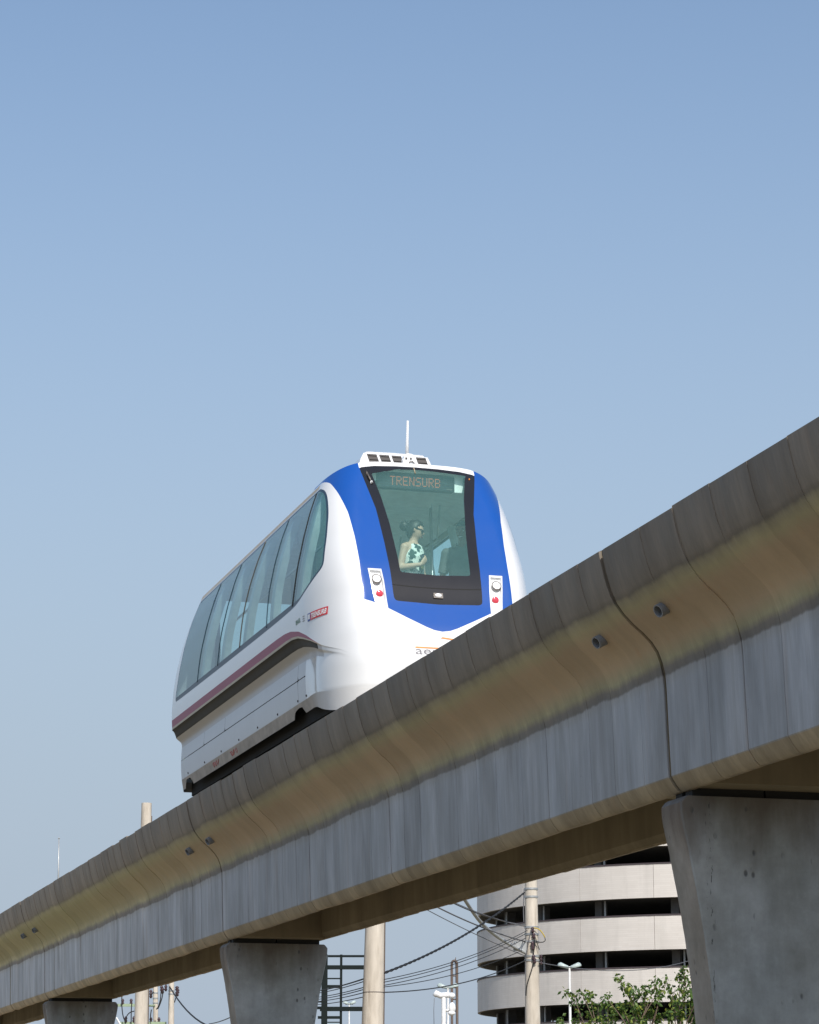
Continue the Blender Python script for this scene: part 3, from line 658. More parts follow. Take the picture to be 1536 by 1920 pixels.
for t in (.12, .5, 1.0):
    A = Aof(y0_); z = 6.335 - .155 * t - (.11 + .09 * t) * nose_s; xx, yy = ring_xy(z); ins_ = .143 * A + .03 * t
    nx = np.gradient(yy); ny = -np.gradient(xx); L_ = np.hypot(nx, ny) + 1e-9; nx /= L_; ny /= L_; nx[0] = 0; nx[-1] = 0
    rowsL.append((np.maximum(xx - nx * ins_, 0), yy - ny * ins_ * (y0_ < 34), z, np.full(NP, 3 + t)))
LO = rows_to_mesh(rowsL)
V = LO[0]; g = np.maximum(V[:, 3] - .058, 27.12 - V[:, 1] + 0 * V[:, 0])
st, LO = split(LO, g); part("recess_strip", st, M['strip'], smooth=True)
V = LO[0]; edge, LO = split(LO, 3.01 - V[:, 3])
for s in (-1, 1):                                      # jacking notches cut out of the skirt edge
    for poly in ([(28.16, 6.10), (28.16, 6.168), (28.30, 6.262), (28.44, 6.275), (28.64, 6.255), (28.72, 6.20), (28.74, 6.10)], [(34.50, 6.10), (34.52, 6.20), (34.68, 6.285), (34.92, 6.285), (35.05, 6.20), (35.07, 6.10)]):
        V = edge[0]; cutp, edge = split(edge, np.where(s * V[:, 0] > .5, sdf_poly(yz(V), poly), 1.0))
ed = part("skirt_edge", edge, M['edge'], smooth=True)
ledge, LO = split(LO, LO[0][:, 3] - 1.0); nose_l, ledge = split(ledge, ledge[0][:, 1] - 27.0); part("nose_fold", nose_l, M['white'], smooth=True); part("under_ledge", ledge, M['ledge'], smooth=True)
# skirt panels with open joints
V = LO[0]; nosep, LO = split(LO, V[:, 1] - 28.06); part("lower_nose", nosep, M['white'], smooth=True)
ysm = [28.06, 28.42, 32.36, 33.67, 35.0, 35.6]; hj = .0035
for s in (-1, 1):
    side, LO = split(LO, -s * LO[0][:, 0])
    up, dn = split(side, 6.577 - side[0][:, 2])
    for a, b in zip(ysm[:-1], ysm[1:]):
        pn, up = split(up, np.maximum(np.maximum(a + hj - up[0][:, 1], up[0][:, 1] - b + hj), 6.577 + .005 - up[0][:, 2]))
        if len(pn[1]): part("skirt_panel", pn, M['skirt'], smooth=True)
    for a, b in ((28.06, 28.42), (28.42, 35.0), (35.0, 35.6)):
        zt = 6.577 if a == 28.42 else 6.49
        pn, dn = split(dn, np.maximum(np.maximum(a + hj - dn[0][:, 1], dn[0][:, 1] - b + hj), dn[0][:, 2] - (6.577 - .005)))
        if len(pn[1]): part("skirt_panel", pn, M['skirt'], smooth=True)
    for yb in (28.05, 28.45, 29.45, 30.5, 31.55, 32.6, 33.65, 34.75):
        MB().sph((TX + s * (body_x(yb, 6.345) - .139), yb, 6.352), (.008, .014, .014), 8, 5).obj("bolt", M['dark'], train, smooth=True)
# hidden carrier frame, underfloor gear, bogies
MB().box((TX, 31.6, 6.56), (2.06, 6.9, .5)).obj("carrier_frame", M['dark'], train)
MB().box((TX, 31.13, 6.21), (1.9, 8.2, .22)).box((TX, 31.0, 5.98), (1.2, 5.0, .3)).obj("underfloor_gear", M['dark'], train)
for yb in (28.4, 33.4):
    for s in (-1, 1):
        wl = MB(); wl.tube([(TX + s * .66, yb, 5.70), (TX + s * .80, yb, 5.70)], .30, 24); wo = wl.obj("wheel", M['dark'], train, auto=40)
        MB().tube([(TX + s * .80, yb, 5.70), (TX + s * .83, yb, 5.70)], .12, 14).obj("hub", M['metal'], wo, auto=40)
# red scrawl on the tan edge
for yb, L in ((31.9, .42), (33.0, .30)):
    m = MB(); rs = random.Random(int(yb * 10))
    for q in range(5):
        yy = yb + rs.uniform(-L / 2, L / 2); pts = []
        for k in range(6): 
            yk = yy + .05 * math.cos(k * 1.5 + q); zk = 6.25 + .035 * math.sin(k * 1.7 + q * 2); pts.append((TX - (body_x(yk, zk) - .143 - .03 * (6.335 - zk) / .155 + .0015), yk, zk))
        m.tube(pts, .0035, 5)
    m.obj("scrawl", M['graffiti'], ed)

# headlamp housings: tray let into the hood with a ring lamp and a red lamp
for s in (-1, 1):
    c = np.array([s * .672, 7.31]); o = HPOLY[s]
    def hv(p, push): return (TX + p[0], float(body_y(p[0], p[1])) + push, p[1])
    rim = [np.array(p) for p in o]; k = len(rim); inner = [c + (p - c) * np.array([.80, .90]) for p in rim]; floor_ = [c + (p - c) * np.array([.70, .80]) for p in rim]
    def dens(P):
        q = []
        for a, b in zip(P, P[1:] + P[:1]): q += [a + (b - a) * t for t in (0, .25, .5, .75)]
        return q
    rim, inner, floor_ = dens(rim), dens(inner), dens(floor_); k = len(rim)
    V = [hv(p, -.004) for p in rim] + [hv(p, -.006) for p in inner] + [hv(p, .016 + .02 * max(0, (p[1] - 7.2)) ) for p in floor_] + [hv(c, .020)]
    Fc = [(j * k + i, j * k + (i + 1) % k, (j + 1) * k + (i + 1) % k, (j + 1) * k + i) for j in range(2) for i in range(k)] + [(2 * k + i, 2 * k + (i + 1) % k, 3 * k) for i in range(k)]
    ho = mesh("headlamp_housing", V, Fc, M['white'], train, auto=30)
    def lamp(px, pz, r, dep):
        yb = float(body_y(px, pz)); n = np.array([0, -1.0, .33]); n /= np.linalg.norm(n); return np.array([TX + px, yb + .02, pz]), n
    p, n = lamp(s * .680, 7.415, 0, 0); e1 = np.array([1.0, 0, 0]); e2 = np.cross(n, e1); q0 = p + n * .030
    MB().tube([q0 + .049 * (e1 * math.cos(a) + e2 * math.sin(a)) for a in np.linspace(0, 2 * math.pi, 33)], .0065, 8).obj("lamp_ring", M['chrome'], ho, smooth=True); MB().tube([q0 - n * .03, q0 + n * .004], [.046, .044], 24).obj("headlight", M['lens'], ho, auto=40)
    p, n = lamp(s * .655, 7.25, 0, 0); MB().sph(p + n * .012, (.040, .012, .040), 16, 8).obj("red_lamp", M['redlens'], ho, smooth=True)
# small lamp in the lower black panel, marker lamps at the top corners of the frame
p = np.array([TX + 0.0, float(body_y(0, 7.262)) - .004, 7.262]); lf = MB(); lf.tube([p + (0, .02, 0), p + (0, -.010, .003)], [.058, .052], 4); 
R_ = Matrix.Rotation(math.radians(-18), 3, 'X'); lo = MB().box(p, (.105, .02, .062), np.array(R_)).obj("centre_lamp_bezel", M['chrome'], train)
MB().sph(p + (0, -.012, .003), (.040, .012, .024), 12, 7).obj("centre_lamp", M['lens'], lo, smooth=True)
for x, z, m in ((-.600, 8.77, 'chrome'), (-.565, 8.66, 'lens'), (.600, 8.79, 'orange')):
    MB().sph((TX + x, float(body_y(x, z)) - .006, z), (.016, .012, .022) if x < 0 else (.009, .008, .012), 10, 6).obj("marker_lamp", M[m], train, smooth=True)
hn = MB(); hn.tube([(TX - .605, float(body_y(-.605, 8.80)) - .012, 8.80), (TX - .585, float(body_y(-.585, 8.72)) - .018, 8.72), (TX - .558, float(body_y(-.558, 8.64)) - .010, 8.64)], [.008, .012, .007], 6); hn.obj("wiper_spindle", M['chrome'], train, smooth=True)

# roof skin, crowned
rowsR = []
for r_ in np.concatenate([[1.0, .995, .985, .97, .95], np.linspace(.92, .0, 14)]):
    cx, cy = 0.0, 31.1
    fx = r_; yy = cy + (y1_ - cy) * (1 - (1 - r_) * .9); zz = 9.05 - (9.05 - ze) * r_ ** 3.2 - .25 * np.clip((28.0 - yy) / .9, 0, 1) ** 2 * (1 - 0) * 0
    fr = np.clip((28.3 - yy) / .95, 0, 1); crown = 9.05 - .03 * fr ** 2
    zz = crown - (crown - ze) * np.clip(np.maximum(r_ ** 3.2, 0), 0, 1)
    rowsR.append((x1 * fx, yy, zz))
RF = rows_to_mesh(rowsR); part("roof", RF, M['white'], smooth=True)

# air conditioning unit on the roof
def slab(yf, yb, zb, zt):
    m = MB(); secs = []
    for y, sc, dz in ((yf - .05, 1.0, -.12), (yf + .0, 1.0, -.06), (yf + .085, .985, .175), (yf + .115, .96, .205), (yf + .17, .93, .215), (yb - .1, .93, .215), (yb, .95, .12), (yb + .05, .96, -.12)):
        secs.append((y, sc, dz))
    V = []; n = 0
    for y, sc, top in secs:
        h = max(top, -.11); ring = [(-.452, -.12), (-.452, min(.02, h)), (-.43, min(.10, h)), (-.392, min(.175, h)), (-.35, min(.205, h)), (-.30, h), (0, h + .004), (.30, h), (.35, min(.205, h)), (.392, min(.175, h)), (.43, min(.10, h)), (.452, min(.02, h)), (.452, -.12)]
        n = len(ring); V += [(TX + .005 + x * sc, y, zb + z) for x, z in ring]
    Fc = [(i * n + j, i * n + (j + 1) % n, (i + 1) * n + (j + 1) % n, (i + 1) * n + j) for i in range(len(secs) - 1) for j in range(n)] + [tuple(range(n))[::-1], tuple((len(secs) - 1) * n + j for j in range(n))]
    return V, Fc
AY, AZ = 28.22, 9.095
V, Fc = slab(AY, 29.9, AZ, 0); ac = mesh("air_conditioner", V, Fc, M['white'], train, auto=50)
def acp(x, z): return (TX + .005 + x, AY + .085 * np.clip((z + .06) / .235, 0, 1) - .004, AZ + z)
for i in range(5):
    xc = -.29 + i * .148
    a, b = xc - .060 , xc + .060
    q = [acp(a + .035, .015), acp(b + .03, .015), acp(b - .005, .165), acp(a - .0, .165)]
    q2 = [(x, y - .006, z) for x, y, z in q]; gr = mesh("vent_grille", q + q2, [(0, 1, 2, 3), (4, 7, 6, 5), (0, 4, 5, 1), (1, 5, 6, 2), (2, 6, 7, 3), (3, 7, 4, 0)], M['grille'], ac)
    for k in range(3):
        t = (k + .5) / 3; e0 = np.array(q2[0]) * (1 - t) + np.array(q2[3]) * t; e1 = np.array(q2[1]) * (1 - t) + np.array(q2[2]) * t
        MB().tube([e0 + (0.006, -.003, 0), e1 + (-.006, -.003, 0)], .004, 4).obj("slat", M['dark'], gr)
# aerial and its bracket
bm_ = MB(); bm_.prism([(TX - .085, 8.98), (TX + .095, 8.98), (TX + .060, 9.10), (TX + .045, 9.145), (TX - .02, 9.15), (TX - .05, 9.12)], 27.74, 27.83); br = bm_.obj("aerial_bracket", M['white'], train)
[MB().sph((TX + q_, 27.735, 9.088), .012, 8, 6).obj("bolt_head", M['chrome'], br, smooth=True) for q_ in (-.03, .025)]
MB().tube([(TX + .0, 27.73, 9.02), (TX + .012, 27.728, 9.05), (TX + .04, 27.728, 9.055), (TX + .065, 27.73, 9.03)], .006, 6).obj("cable_loop", M['chrome'], br, smooth=True)
MB().tube([(TX - .008, 27.78, 9.14), (TX - .006, 27.78, 9.30), (TX - .0, 27.78, 9.545)], [.020, .017, .014], 10).obj("aerial", M['white'], train, smooth=True)
MB().tube([(TX - .02, 27.75, 8.985), (TX - .03, 27.55, 8.955), (TX - .035, 27.40, 8.885), (TX - .03, 27.37, 8.82)], .006, 6).obj("aerial_lead", M['gold'], train, smooth=True)

# ---- interior
def liner(z0, z1, inset):
    R = []
    for z in np.linspace(z0, z1, 5):
        x, y = ring_xy(np.full(NP, z)); k = (y > 27.0)
        R.append((np.maximum(x - inset, 0), np.clip(y, 27.0 , 34.7), np.full(NP, z)))
    return rows_to_mesh(R)
fl = MB(); fl.prism([(TX + x, y) for x, y in [(-1.0, 27.6), (-.6, 26.75), (.6, 26.75), (1.0, 27.6), (1.0, 34.7), (-1.0, 34.7)]], 6.62, 6.70, axis=2); fl.obj("cabin_floor", M['floor'], train)
for s in (-1, 1):
    m = MB(); m.prism([(TX + s * 1.02, 6.70), (TX + s * 1.03, 6.93), (TX + s * 1.17, 7.08), (TX + s * 1.17, 7.30), (TX + s * 1.12, 7.32), (TX + s * 1.11, 7.06), (TX + s * .97, 6.90), (TX + s * .96, 6.70)], 27.7, 34.8); m.obj("side_lining", M['interior'], train)
    for q, (p, h) in enumerate(MUL):
        L = smooth_line(sorted(p, key=lambda c: c[1]), 2); m = MB(); n = len(L)
        for i in range(n - 1):
            a, b = L[i], L[i + 1]
            wq = .11 if q else .16
            xa, xb = body_x(a[0], a[1]) - .05, body_x(b[0], b[1]) - .05
            V = [(TX + s * xa, a[0] - wq, a[1]), (TX + s * xa, a[0] + wq * .6, a[1]), (TX + s * (xa - .09), a[0] + wq * .4, a[1]), (TX + s * (xa - .09), a[0] - wq * .8, a[1]),
                 (TX + s * xb, b[0] - wq, b[1]), (TX + s * xb, b[0] + wq * .6, b[1]), (TX + s * (xb - .09), b[0] + wq * .4, b[1]), (TX + s * (xb - .09), b[0] - wq * .8, b[1])]
            m.add(V, [(0, 1, 5, 4), (1, 2, 6, 5), (2, 3, 7, 6), (3, 0, 4, 7)])
        m.obj("window_pillar", M['pillar'], train, auto=40)
cl = MB(); cl.prism([(TX - .98, 8.70), (TX - .80, 8.80), (TX - .3, 8.86), (TX + .3, 8.86), (TX + .80, 8.80), (TX + .98, 8.70), (TX + .98, 8.73), (TX + .8, 8.83), (TX + .3, 8.89), (TX - .3, 8.89), (TX - .8, 8.83), (TX - .98, 8.73)], 27.75, 34.5); cl.obj("ceiling", M['ceil'], train)
bk = MB(); bk.prism([(27.98, 8.62), (28.02, 8.60), (28.4, 8.60), (28.4, 8.86), (27.66, 8.86), (27.62, 8.76)], TX - .82, TX + .34, axis=0); bk.obj("header_panel", M['bulk'], train)
# ceiling duct, grab rails, poles, seats
for s in (-1, 1):
    m = MB(); m.tube([(TX + s * .62, 28.6, 8.36), (TX + s * .62, 34.2, 8.36)], .018, 10); [m.tube([(TX + s * .62, y, 8.36), (TX + s * .66, y, 8.80)], .012, 6) for y in (28.7, 30.4, 32.2, 34.1)]; m.obj("grab_rail", M['metal'], train, smooth=True)
for x, y in ((.42, 28.3), (-.50, 30.2), (.45, 31.6), (-.05, 33.2)):
    MB().tube([(TX + x, y, 6.7), (TX + x + .02, y - .04, 7.6), (TX + x, y, 8.84)], .019, 12).obj("grab_pole", M['metal'], train, smooth=True)
for s in (-1, 1):
    for y in (29.4, 30.0, 32.2, 32.8, 33.4):
        m = MB(); m.box((TX + s * .82, y, 7.02), (.42, .44, .07)); m.box((TX + s * 1.0, y, 7.24), (.07, .44, .42)); m.box((TX + s * .9, y, 6.85), (.10, .10, .28)); m.obj("seat", M['seat'], train)
eq = MB(); eq.box((TX + .66, 29.6, 7.9), (.30, .10, .46)); eq.box((TX + .66, 29.53, 8.0), (.22, .02, .14)); eq.obj("equipment_box", M['bulk'], train)
# destination sign with a lit dot matrix
SY = 27.47
sg = MB(); sg.box((TX + .005, SY + .05, 8.748), (.90, .10, .165)); sign = sg.obj("destination_sign", M['signbox'], train)
MB().box((TX + .515, SY + .04, 8.755), (.10, .06, .19)).obj("sign_side_cover", M['interior'], train)
MB().box((TX - .485, SY + .04, 8.79), (.06, .06, .10)).obj("sign_side_cover", M['interior'], train)
MB().prism([(TX - .52, 8.852), (TX + .60, 8.852), (TX + .60, 8.866), (TX + .3, 8.885), (TX - .2, 8.89), (TX - .52, 8.872)], SY + .01, SY + .09).obj("sign_top_cover", M['interior'], train)
for k in range(5): MB().box((TX + .005, SY - .001, 8.684 + .033 * k), (.88, .004, .003)).obj("louvre_line", M['sframe'], sign)
MB().box((TX + .40, SY - .003, 8.684), (.065, .004, .012)).obj("maker_plate", M['chrome'], sign)
FONT = dict(T="11111 00100 00100 00100 00100 00100 00100", R="11110 10001 10001 11110 10100 10010 10001", E="11111 10000 10000 11110 10000 10000 11111", N="10001 11001 11001 10101 10011 10011 10001",
            S="01111 10000 10000 01110 00001 00001 11110", U="10001 10001 10001 10001 10001 10001 01110", B="11110 10001 10001 11110 10001 10001 11110")
m = MB(); cx = TX - .292; dx, dz_ = .0125, .0152
for ch in "TRENSURB":
    for r_, row in enumerate(FONT[ch].split()):
        for c_, bit in enumerate(row):
            if bit == '1': m.box((cx + c_ * dx, SY - .002, 8.795 - r_ * dz_), (.0085, .004, .0085))
    cx += 6.0 * dx + .0005
m.obj("lit_text", M['led'], sign)

# ---- lettering
def text_mesh(txt, size, shear=0.0, bold=0.0):
    cu = bpy.data.curves.new("txt", 'FONT'); cu.body = txt; cu.size = size; cu.shear = shear; cu.offset = bold; cu.resolution_u = 3
    o = bpy.data.objects.new("txt", cu); COL.objects.link(o); dg = bpy.context.evaluated_depsgraph_get(); me = bpy.data.meshes.new_from_object(o.evaluated_get(dg))
    V = np.array([v.co[:2] for v in me.vertices]); Fc = [list(p.vertices) for p in me.polygons]
    bpy.data.objects.remove(o); bpy.data.curves.remove(cu); bpy.data.meshes.remove(me); return V, Fc
def fit(V, u0, u1, v0, v1):
    lo, hi = V.min(0), V.max(0); return (V - lo) / (hi - lo) * np.array([u1 - u0, v1 - v0]) + np.array([u0, v0])
def on_side(s, y, z, off=.003): return (TX + s * (float(body_x(y, z)) + off), y, z)
def on_front(x, z, off=.003): return (TX + x, float(body_y(x, z)) - off, z)
def patch(u0, u1, v0, v1, fn, n=12, m=3):
    V = [fn(u0 + (u1 - u0) * i / n, v0 + (v1 - v0) * j / m) for j in range(m + 1) for i in range(n + 1)]
    return V, [(j * (n + 1) + i, j * (n + 1) + i + 1, (j + 1) * (n + 1) + i + 1, (j + 1) * (n + 1) + i) for j in range(m) for i in range(n)]
# near side: red name plate with a blue square, two small stickers (y falls towards the nose = to the right in the picture)
Y0, Y1, Z0, Z1 = 27.31, 26.90, 7.062, 7.150
V, Fc = patch(Y0, Y1, Z0, Z1, lambda y, z: on_side(-1, y, z, .004)); lg = mesh("name_plate", V, Fc, M['redprint'], train, smooth=True)
V, Fc = patch(27.405, Y0, Z0, Z1, lambda y, z: on_side(-1, y, z, .004), 4); lb = mesh("emblem_square", V, Fc, M['blueprint'], train, smooth=True)
V, Fc = patch(27.385, 27.325, 7.082, 7.138, lambda y, z: on_side(-1, y, z, .006), 4); mesh("emblem", V, Fc, M['whiteprint'], lb)
V, Fc = text_mesh("TRENSURB", 1.0, .25, .035); V = fit(V, 0, 1, 0, 1)
mesh("plate_text", [on_side(-1, Y0 - .02 + (Y1 + .02 - Y0 + .02) * u, Z0 + .015 + (Z1 - Z0 - .03) * v, .007) for u, v in V], Fc, M['whiteprint'], lg)
V, Fc = text_mesh("BRASIL", 1.0, 0, .03); V = fit(V, 0, 1, 0, 1)
mesh("small_green_lettering", [on_side(-1, 27.93 - .21 * u, 7.118 + .052 * v, .004) for u, v in V], Fc, M['greenprint'], train)
m = MB()
for z in (7.15, 7.125, 7.10): 
    V, Fc = patch(27.62, 27.53, z, z + .008, lambda y, zz: on_side(-1, y, zz, .004), 3, 1); m.add(V, Fc)
m.obj("small_grey_lettering", M['greyprint'], train)
# nose: operator name in thin grey letters under an orange swoosh
V, Fc = text_mesh("aerom\u00f3vel", 1.0, 0, -.002); V = fit(V, 0, 1, 0, 1)
mesh("nose_text", [on_front(-.316 + .86 * u, 6.570 + .085 * v) for u, v in V], Fc, M['greyprint'], train)
V, Fc = patch(-.316, -.02, 6.640, 6.655, on_front, 10, 1); sw = MB().add(V, Fc)
V, Fc = patch(.02, .30, 6.640, 6.655, on_front, 10, 1); sw.add(V, Fc)
sw.add([on_front(x, z) for x, z in ((-.03, 6.762), (.16, 6.742), (.16, 6.757), (-.005, 6.776))], [(0, 1, 2, 3)])
sw.obj("orange_swoosh", M['orange'], train)

# ------------------------------------------------------------------ people in the cabin
def V3(*a): return np.array(a, float)
def rot_z(v, deg): a = math.radians(deg); return np.array([v[0] * math.cos(a) - v[1] * math.sin(a), v[0] * math.sin(a) + v[1] * math.cos(a), v[2]])
def remesh(m, vox, smooth_it=4):
    me = bpy.data.meshes.new("tmp"); me.from_pydata(m.V, [], [list(f) for f in m.F]); me.update()
    bm = bmesh.new(); bm.from_mesh(me); bmesh.ops.recalc_face_normals(bm, faces=bm.faces); bm.to_mesh(me); bm.free()
    o = bpy.data.objects.new("tmp", me); COL.objects.link(o); r_ = o.modifiers.new("r", 'REMESH'); r_.mode = 'VOXEL'; r_.voxel_size = vox
    if smooth_it: sm = o.modifiers.new("s", 'SMOOTH'); sm.iterations = smooth_it; sm.factor = .5
    dg = bpy.context.evaluated_depsgraph_get(); e = bpy.data.meshes.new_from_object(o.evaluated_get(dg))
    V = np.array([v.co[:] for v in e.vertices]); Fc = [tuple(p.vertices) for p in e.polygons]
    bpy.data.objects.remove(o); bpy.data.meshes.remove(me); bpy.data.meshes.remove(e); return V, Fc
def loft(m, rings, n=20):                              # rings: (centre, half width, half depth, right, fwd)
    V = []
    for c, a, b, r_, f in rings:
        for k in range(n):
            q = 2 * math.pi * k / n; V.append(np.array(c) + r_ * (a * math.cos(q)) + f * (b * math.sin(q)))
    Fc = [(i * n + k, i * n + (k + 1) % n, (i + 1) * n + (k + 1) % n, (i + 1) * n + k) for i in range(len(rings) - 1) for k in range(n)]
    Fc += [tuple(range(n))[::-1], tuple((len(rings) - 1) * n + k for k in range(n))]; return m.add(V, Fc)
def head_shape(c, f, up, k, female):
    """returns MB with a sculpted head; f = where the face looks"""
    r_ = np.cross(f, up); r_ = r_ / np.linalg.norm(r_); up = np.cross(r_, f); m = MB(); V = []; n, mm = 28, 20
    base = MB().sph((0, 0, 0), 1.0, n, mm)
    for v in base.V:
        x, y, z = v                                    # x right, y forward, z up
        w_ = .074; d = .096; h = .116
        X, Y, Z = x * w_, y * d, z * h
        if z < 0: X *= 1 - .34 * (-z) ** 1.5; Y = Y * (1 - .25 * (-z) ** 2) + .018 * (-z)
        if y > 0:
            g = lambda px, pz, s1, s2: math.exp(-((X - px) / s1) ** 2 - ((Z - pz) / s2) ** 2)
            Y += .026 * g(0, -.020, .011, .017) + .010 * g(0, .000, .009, .025)     # nose
            Y += .006 * g(0, -.058, .022, .007) + .005 * g(0, -.071, .020, .007)    # lips
            Y += .007 * g(0, -.098, .022, .016) + .005 * (g(.03, .022, .022, .008) + g(-.03, .022, .022, .008))
            Y -= .008 * (g(.031, .003, .014, .011) + g(-.031, .003, .014, .011)); Y -= .006 * g(0, -.083, .03, .006)
        V.append(np.array(c) + k * (r_ * X + f * Y + up * Z))
    m.add(V, base.F)
    for s in (-1, 1): m.sph(np.array(c) + k * (r_ * s * .075 - f * .008 + up * -.008), (.012 * k, .014 * k, .028 * k), 10, 7)
    return m, r_
def hand(m, wrist, d, palm_n, k, curl, side):
    """palm and five bent fingers; d = pointing direction, palm_n = palm normal"""
    d = d / np.linalg.norm(d); pn = palm_n - d * (palm_n @ d); pn /= np.linalg.norm(pn); ac_ = np.cross(d, pn) * side
    P = wrist + d * .045 * k
    loft(m, [(wrist, .024 * k, .017 * k, ac_, pn), (wrist + d * .03 * k, .034 * k, .015 * k, ac_, pn), (wrist + d * .075 * k, .040 * k, .013 * k, ac_, pn), (wrist + d * .092 * k, .037 * k, .011 * k, ac_, pn)], 14)
    for i, (o, L) in enumerate(((-.029, .066), (-.010, .076), (.010, .071), (.028, .056))):
        p = wrist + d * .088 * k + ac_ * o * k; pts = [p - d * .02 * k]; ang = 0; q = p
        for j, fr in enumerate((.42, .32, .26)):
            ang += curl[j]; dd = d * math.cos(ang) + pn * math.sin(ang); pts.append(q); q = q + dd * L * fr * k
        pts.append(q); m.tube(pts, [.0095 * k, .0095 * k, .0088 * k, .0082 * k, .0068 * k], 8)
    p0 = wrist + d * .025 * k - ac_ * .030 * k; t1 = (d * .55 - ac_ * .65 + pn * .45); t1 /= np.linalg.norm(t1); t2 = d * .8 - ac_ * .1 + pn * .55; t2 /= np.linalg.norm(t2)
    m.tube([p0, p0 + t1 * .035 * k, p0 + t1 * .035 * k + t2 * .030 * k, p0 + t1 * .035 * k + t2 * .052 * k], [.013 * k, .0115 * k, .010 * k, .008 * k], 8)
def person(loc, height, bf, hf, mats, label, female, arms, tilt=0.0):
    k = height / 1.70; up = V3(0, 0, 1); bf = bf / np.linalg.norm(bf); br_ = np.cross(bf, up); hf = hf / np.linalg.norm(hf)
    L = np.array(loc, float); q = lambda f=0, r=0, z=0: L + k * (bf * f + br_ * r + up * z)
    m = MB(); sw_ = .165 if female else .195; hp = .165 if female else .160
    torso = [(q(0, 0, .84), hp * .9, .10), (q(0, 0, .92), hp, .115), (q(.005, 0, 1.02), .140 if female else .15, .10), (q(.01, 0, 1.12), .130 if female else .155, .095), (q(.015, 0, 1.24), .150 if female else .175, .110), (q(.005, 0, 1.34), .155 if female else .185, .098), (q(-.005, 0, 1.40), .120 if female else .14, .075), (q(.0, 0, 1.43), .060, .055)]
    loft(m, [(c, a * k, b * k, br_, bf) for c, a, b in torso])
    m.tube([q(-.005, 0, 1.38), q(.012, 0, 1.46), q(.02, 0, 1.52)], [.056 * k, .050 * k if female else .058 * k, .050 * k], 14)
    hc = q(.03, 0, 1.565 if female else 1.58); hm_, hr = head_shape(hc, hf, up, k, female); m.add(hm_.V, hm_.F); hup = np.cross(hr, hf)
    for s in (-1, 1):
        m.tube([q(0, s * .085, .88), q(.01, s * .09, .66), q(.015, s * .09, .47), q(-.01, s * .095, .30), q(-.015, s * .095, .09)], [.085 * k, .078 * k, .054 * k, .052 * k, .036 * k], 14)
        m.tube([q(-.03, s * .095, .04), q(.05, s * .10, .045), q(.17, s * .11, .028)], [.040 * k, .038 * k, .026 * k], 10)
    AJ = {}
    for s in (-1, 1):
        sh = q(-.005, s * (sw_ - (.012 if female else 0)), 1.345); el, wr, hd, pn, cu = arms[s](q); AJ[s] = (sh, el, wr, hd)
        m.sph(sh, .052 * k, 12, 8); m.tube([q(0, s * sw_ * .6, 1.37), sh, (sh + el) / 2, el], [.052 * k, .050 * k, .043 * k, .036 * k], 12); m.sph(el, .037 * k, 10, 7)
        m.tube([el, el + (wr - el) * .35, wr], [.037 * k, .038 * k, .024 * k], 12); hand(m, wr, hd, pn, k, cu, s)
    V, Fc = remesh(m, .0095, 3); body = mesh("person", V, Fc, mats['skin'], None, smooth=True, loc=L); tag(body, label, "person", "passengers in the front of the train")
    # hair: an outer shell over the skull, cut along the hairline
    hmb = MB(); base = MB().sph((0, 0, 0), 1.0, 28, 18); keep = []; HV = []
    for v in base.V:
        x, y, z = v; gr = 1.10 if female else 1.045
        X, Y, Z = x * .076 * gr, y * .098 * gr, z * .118 * (1.06 if female else 1.03)
        if z < 0: X *= 1 - .25 * (-z)
        HV.append(hc + k * (hr * X + hf * Y + hup * (Z + .004)))
    for fc in base.F:
        cx, cy, cz = np.mean([base.V[i] for i in fc], 0)
        line = .52 if cy > .35 else (.52 - (.35 - cy) * (1.9 if female else 1.5))
        if cz > line: keep.append(fc)
    hmb.add(HV, keep); V = np.array(hmb.V); inn = [hc + (v - hc) * .90 for v in V]
    ho = mesh("hair", V, keep, mats['hair'], body, smooth=True)
    sol = ho.modifiers.new("thickness", 'SOLIDIFY'); sol.thickness = .012; sol.offset = -1
    if female: MB().sph(hc + k * (-hf * .130 + hup * .022), (.055 * k, .052 * k, .060 * k), 16, 10).obj("hair_bun", mats['hair'], ho, smooth=True)
    fp = lambda r, f, z: hc + k * (hr * r + hf * f + hup * z)
    if female:
        g = MB()
        for s in (-1, 1):
            g.add([fp(s * .006, .098, .016), fp(s * .056, .076, .018), fp(s * .060, .070, -.008), fp(s * .030, .092, -.022), fp(s * .008, .098, -.012)] + [fp(s * .006, .104, .016), fp(s * .058, .082, .018), fp(s * .062, .076, -.008), fp(s * .030, .100, -.022), fp(s * .008, .105, -.012)],
                  [(0, 1, 2, 3, 4), (9, 8, 7, 6, 5), (0, 5, 6, 1), (1, 6, 7, 2), (2, 7, 8, 3), (3, 8, 9, 4), (4, 9, 5, 0)])
            g.tube([fp(s * .058, .078, .012), fp(s * .078, .03, .012), fp(s * .080, -.01, .004)], .0045, 6)
        g.tube([fp(-.01, .102, .012), fp(.01, .102, .012)], .004, 6); g.obj("sunglasses", M['shades'], body)
    else:
        for s in (-1, 1):
            MB().sph(fp(s * .031, .080, .004), (.012 * k, .010 * k, .008 * k), 10, 7).obj("eye", M['eye'], body, smooth=True)
            MB().tube([fp(s * .014, .094, .022), fp(s * .032, .091, .027), fp(s * .050, .080, .020)], .0045, 6).obj("eyebrow", mats['hair'], body, smooth=True)
            MB().sph(fp(s * .030, .0895, .004), .0052 * k, 8, 6).obj("iris", M['shades'], body, smooth=True)
        t_ = MB(); t_.tube([fp(-.024, .092, -.058), fp(-.012, .100, -.063), fp(0, .103, -.0645), fp(.012, .100, -.063), fp(.024, .092, -.058)], [.003, .0065, .0075, .0065, .003], 8); t_.obj("teeth", M['teeth'], body, smooth=True)
    lp = MB()
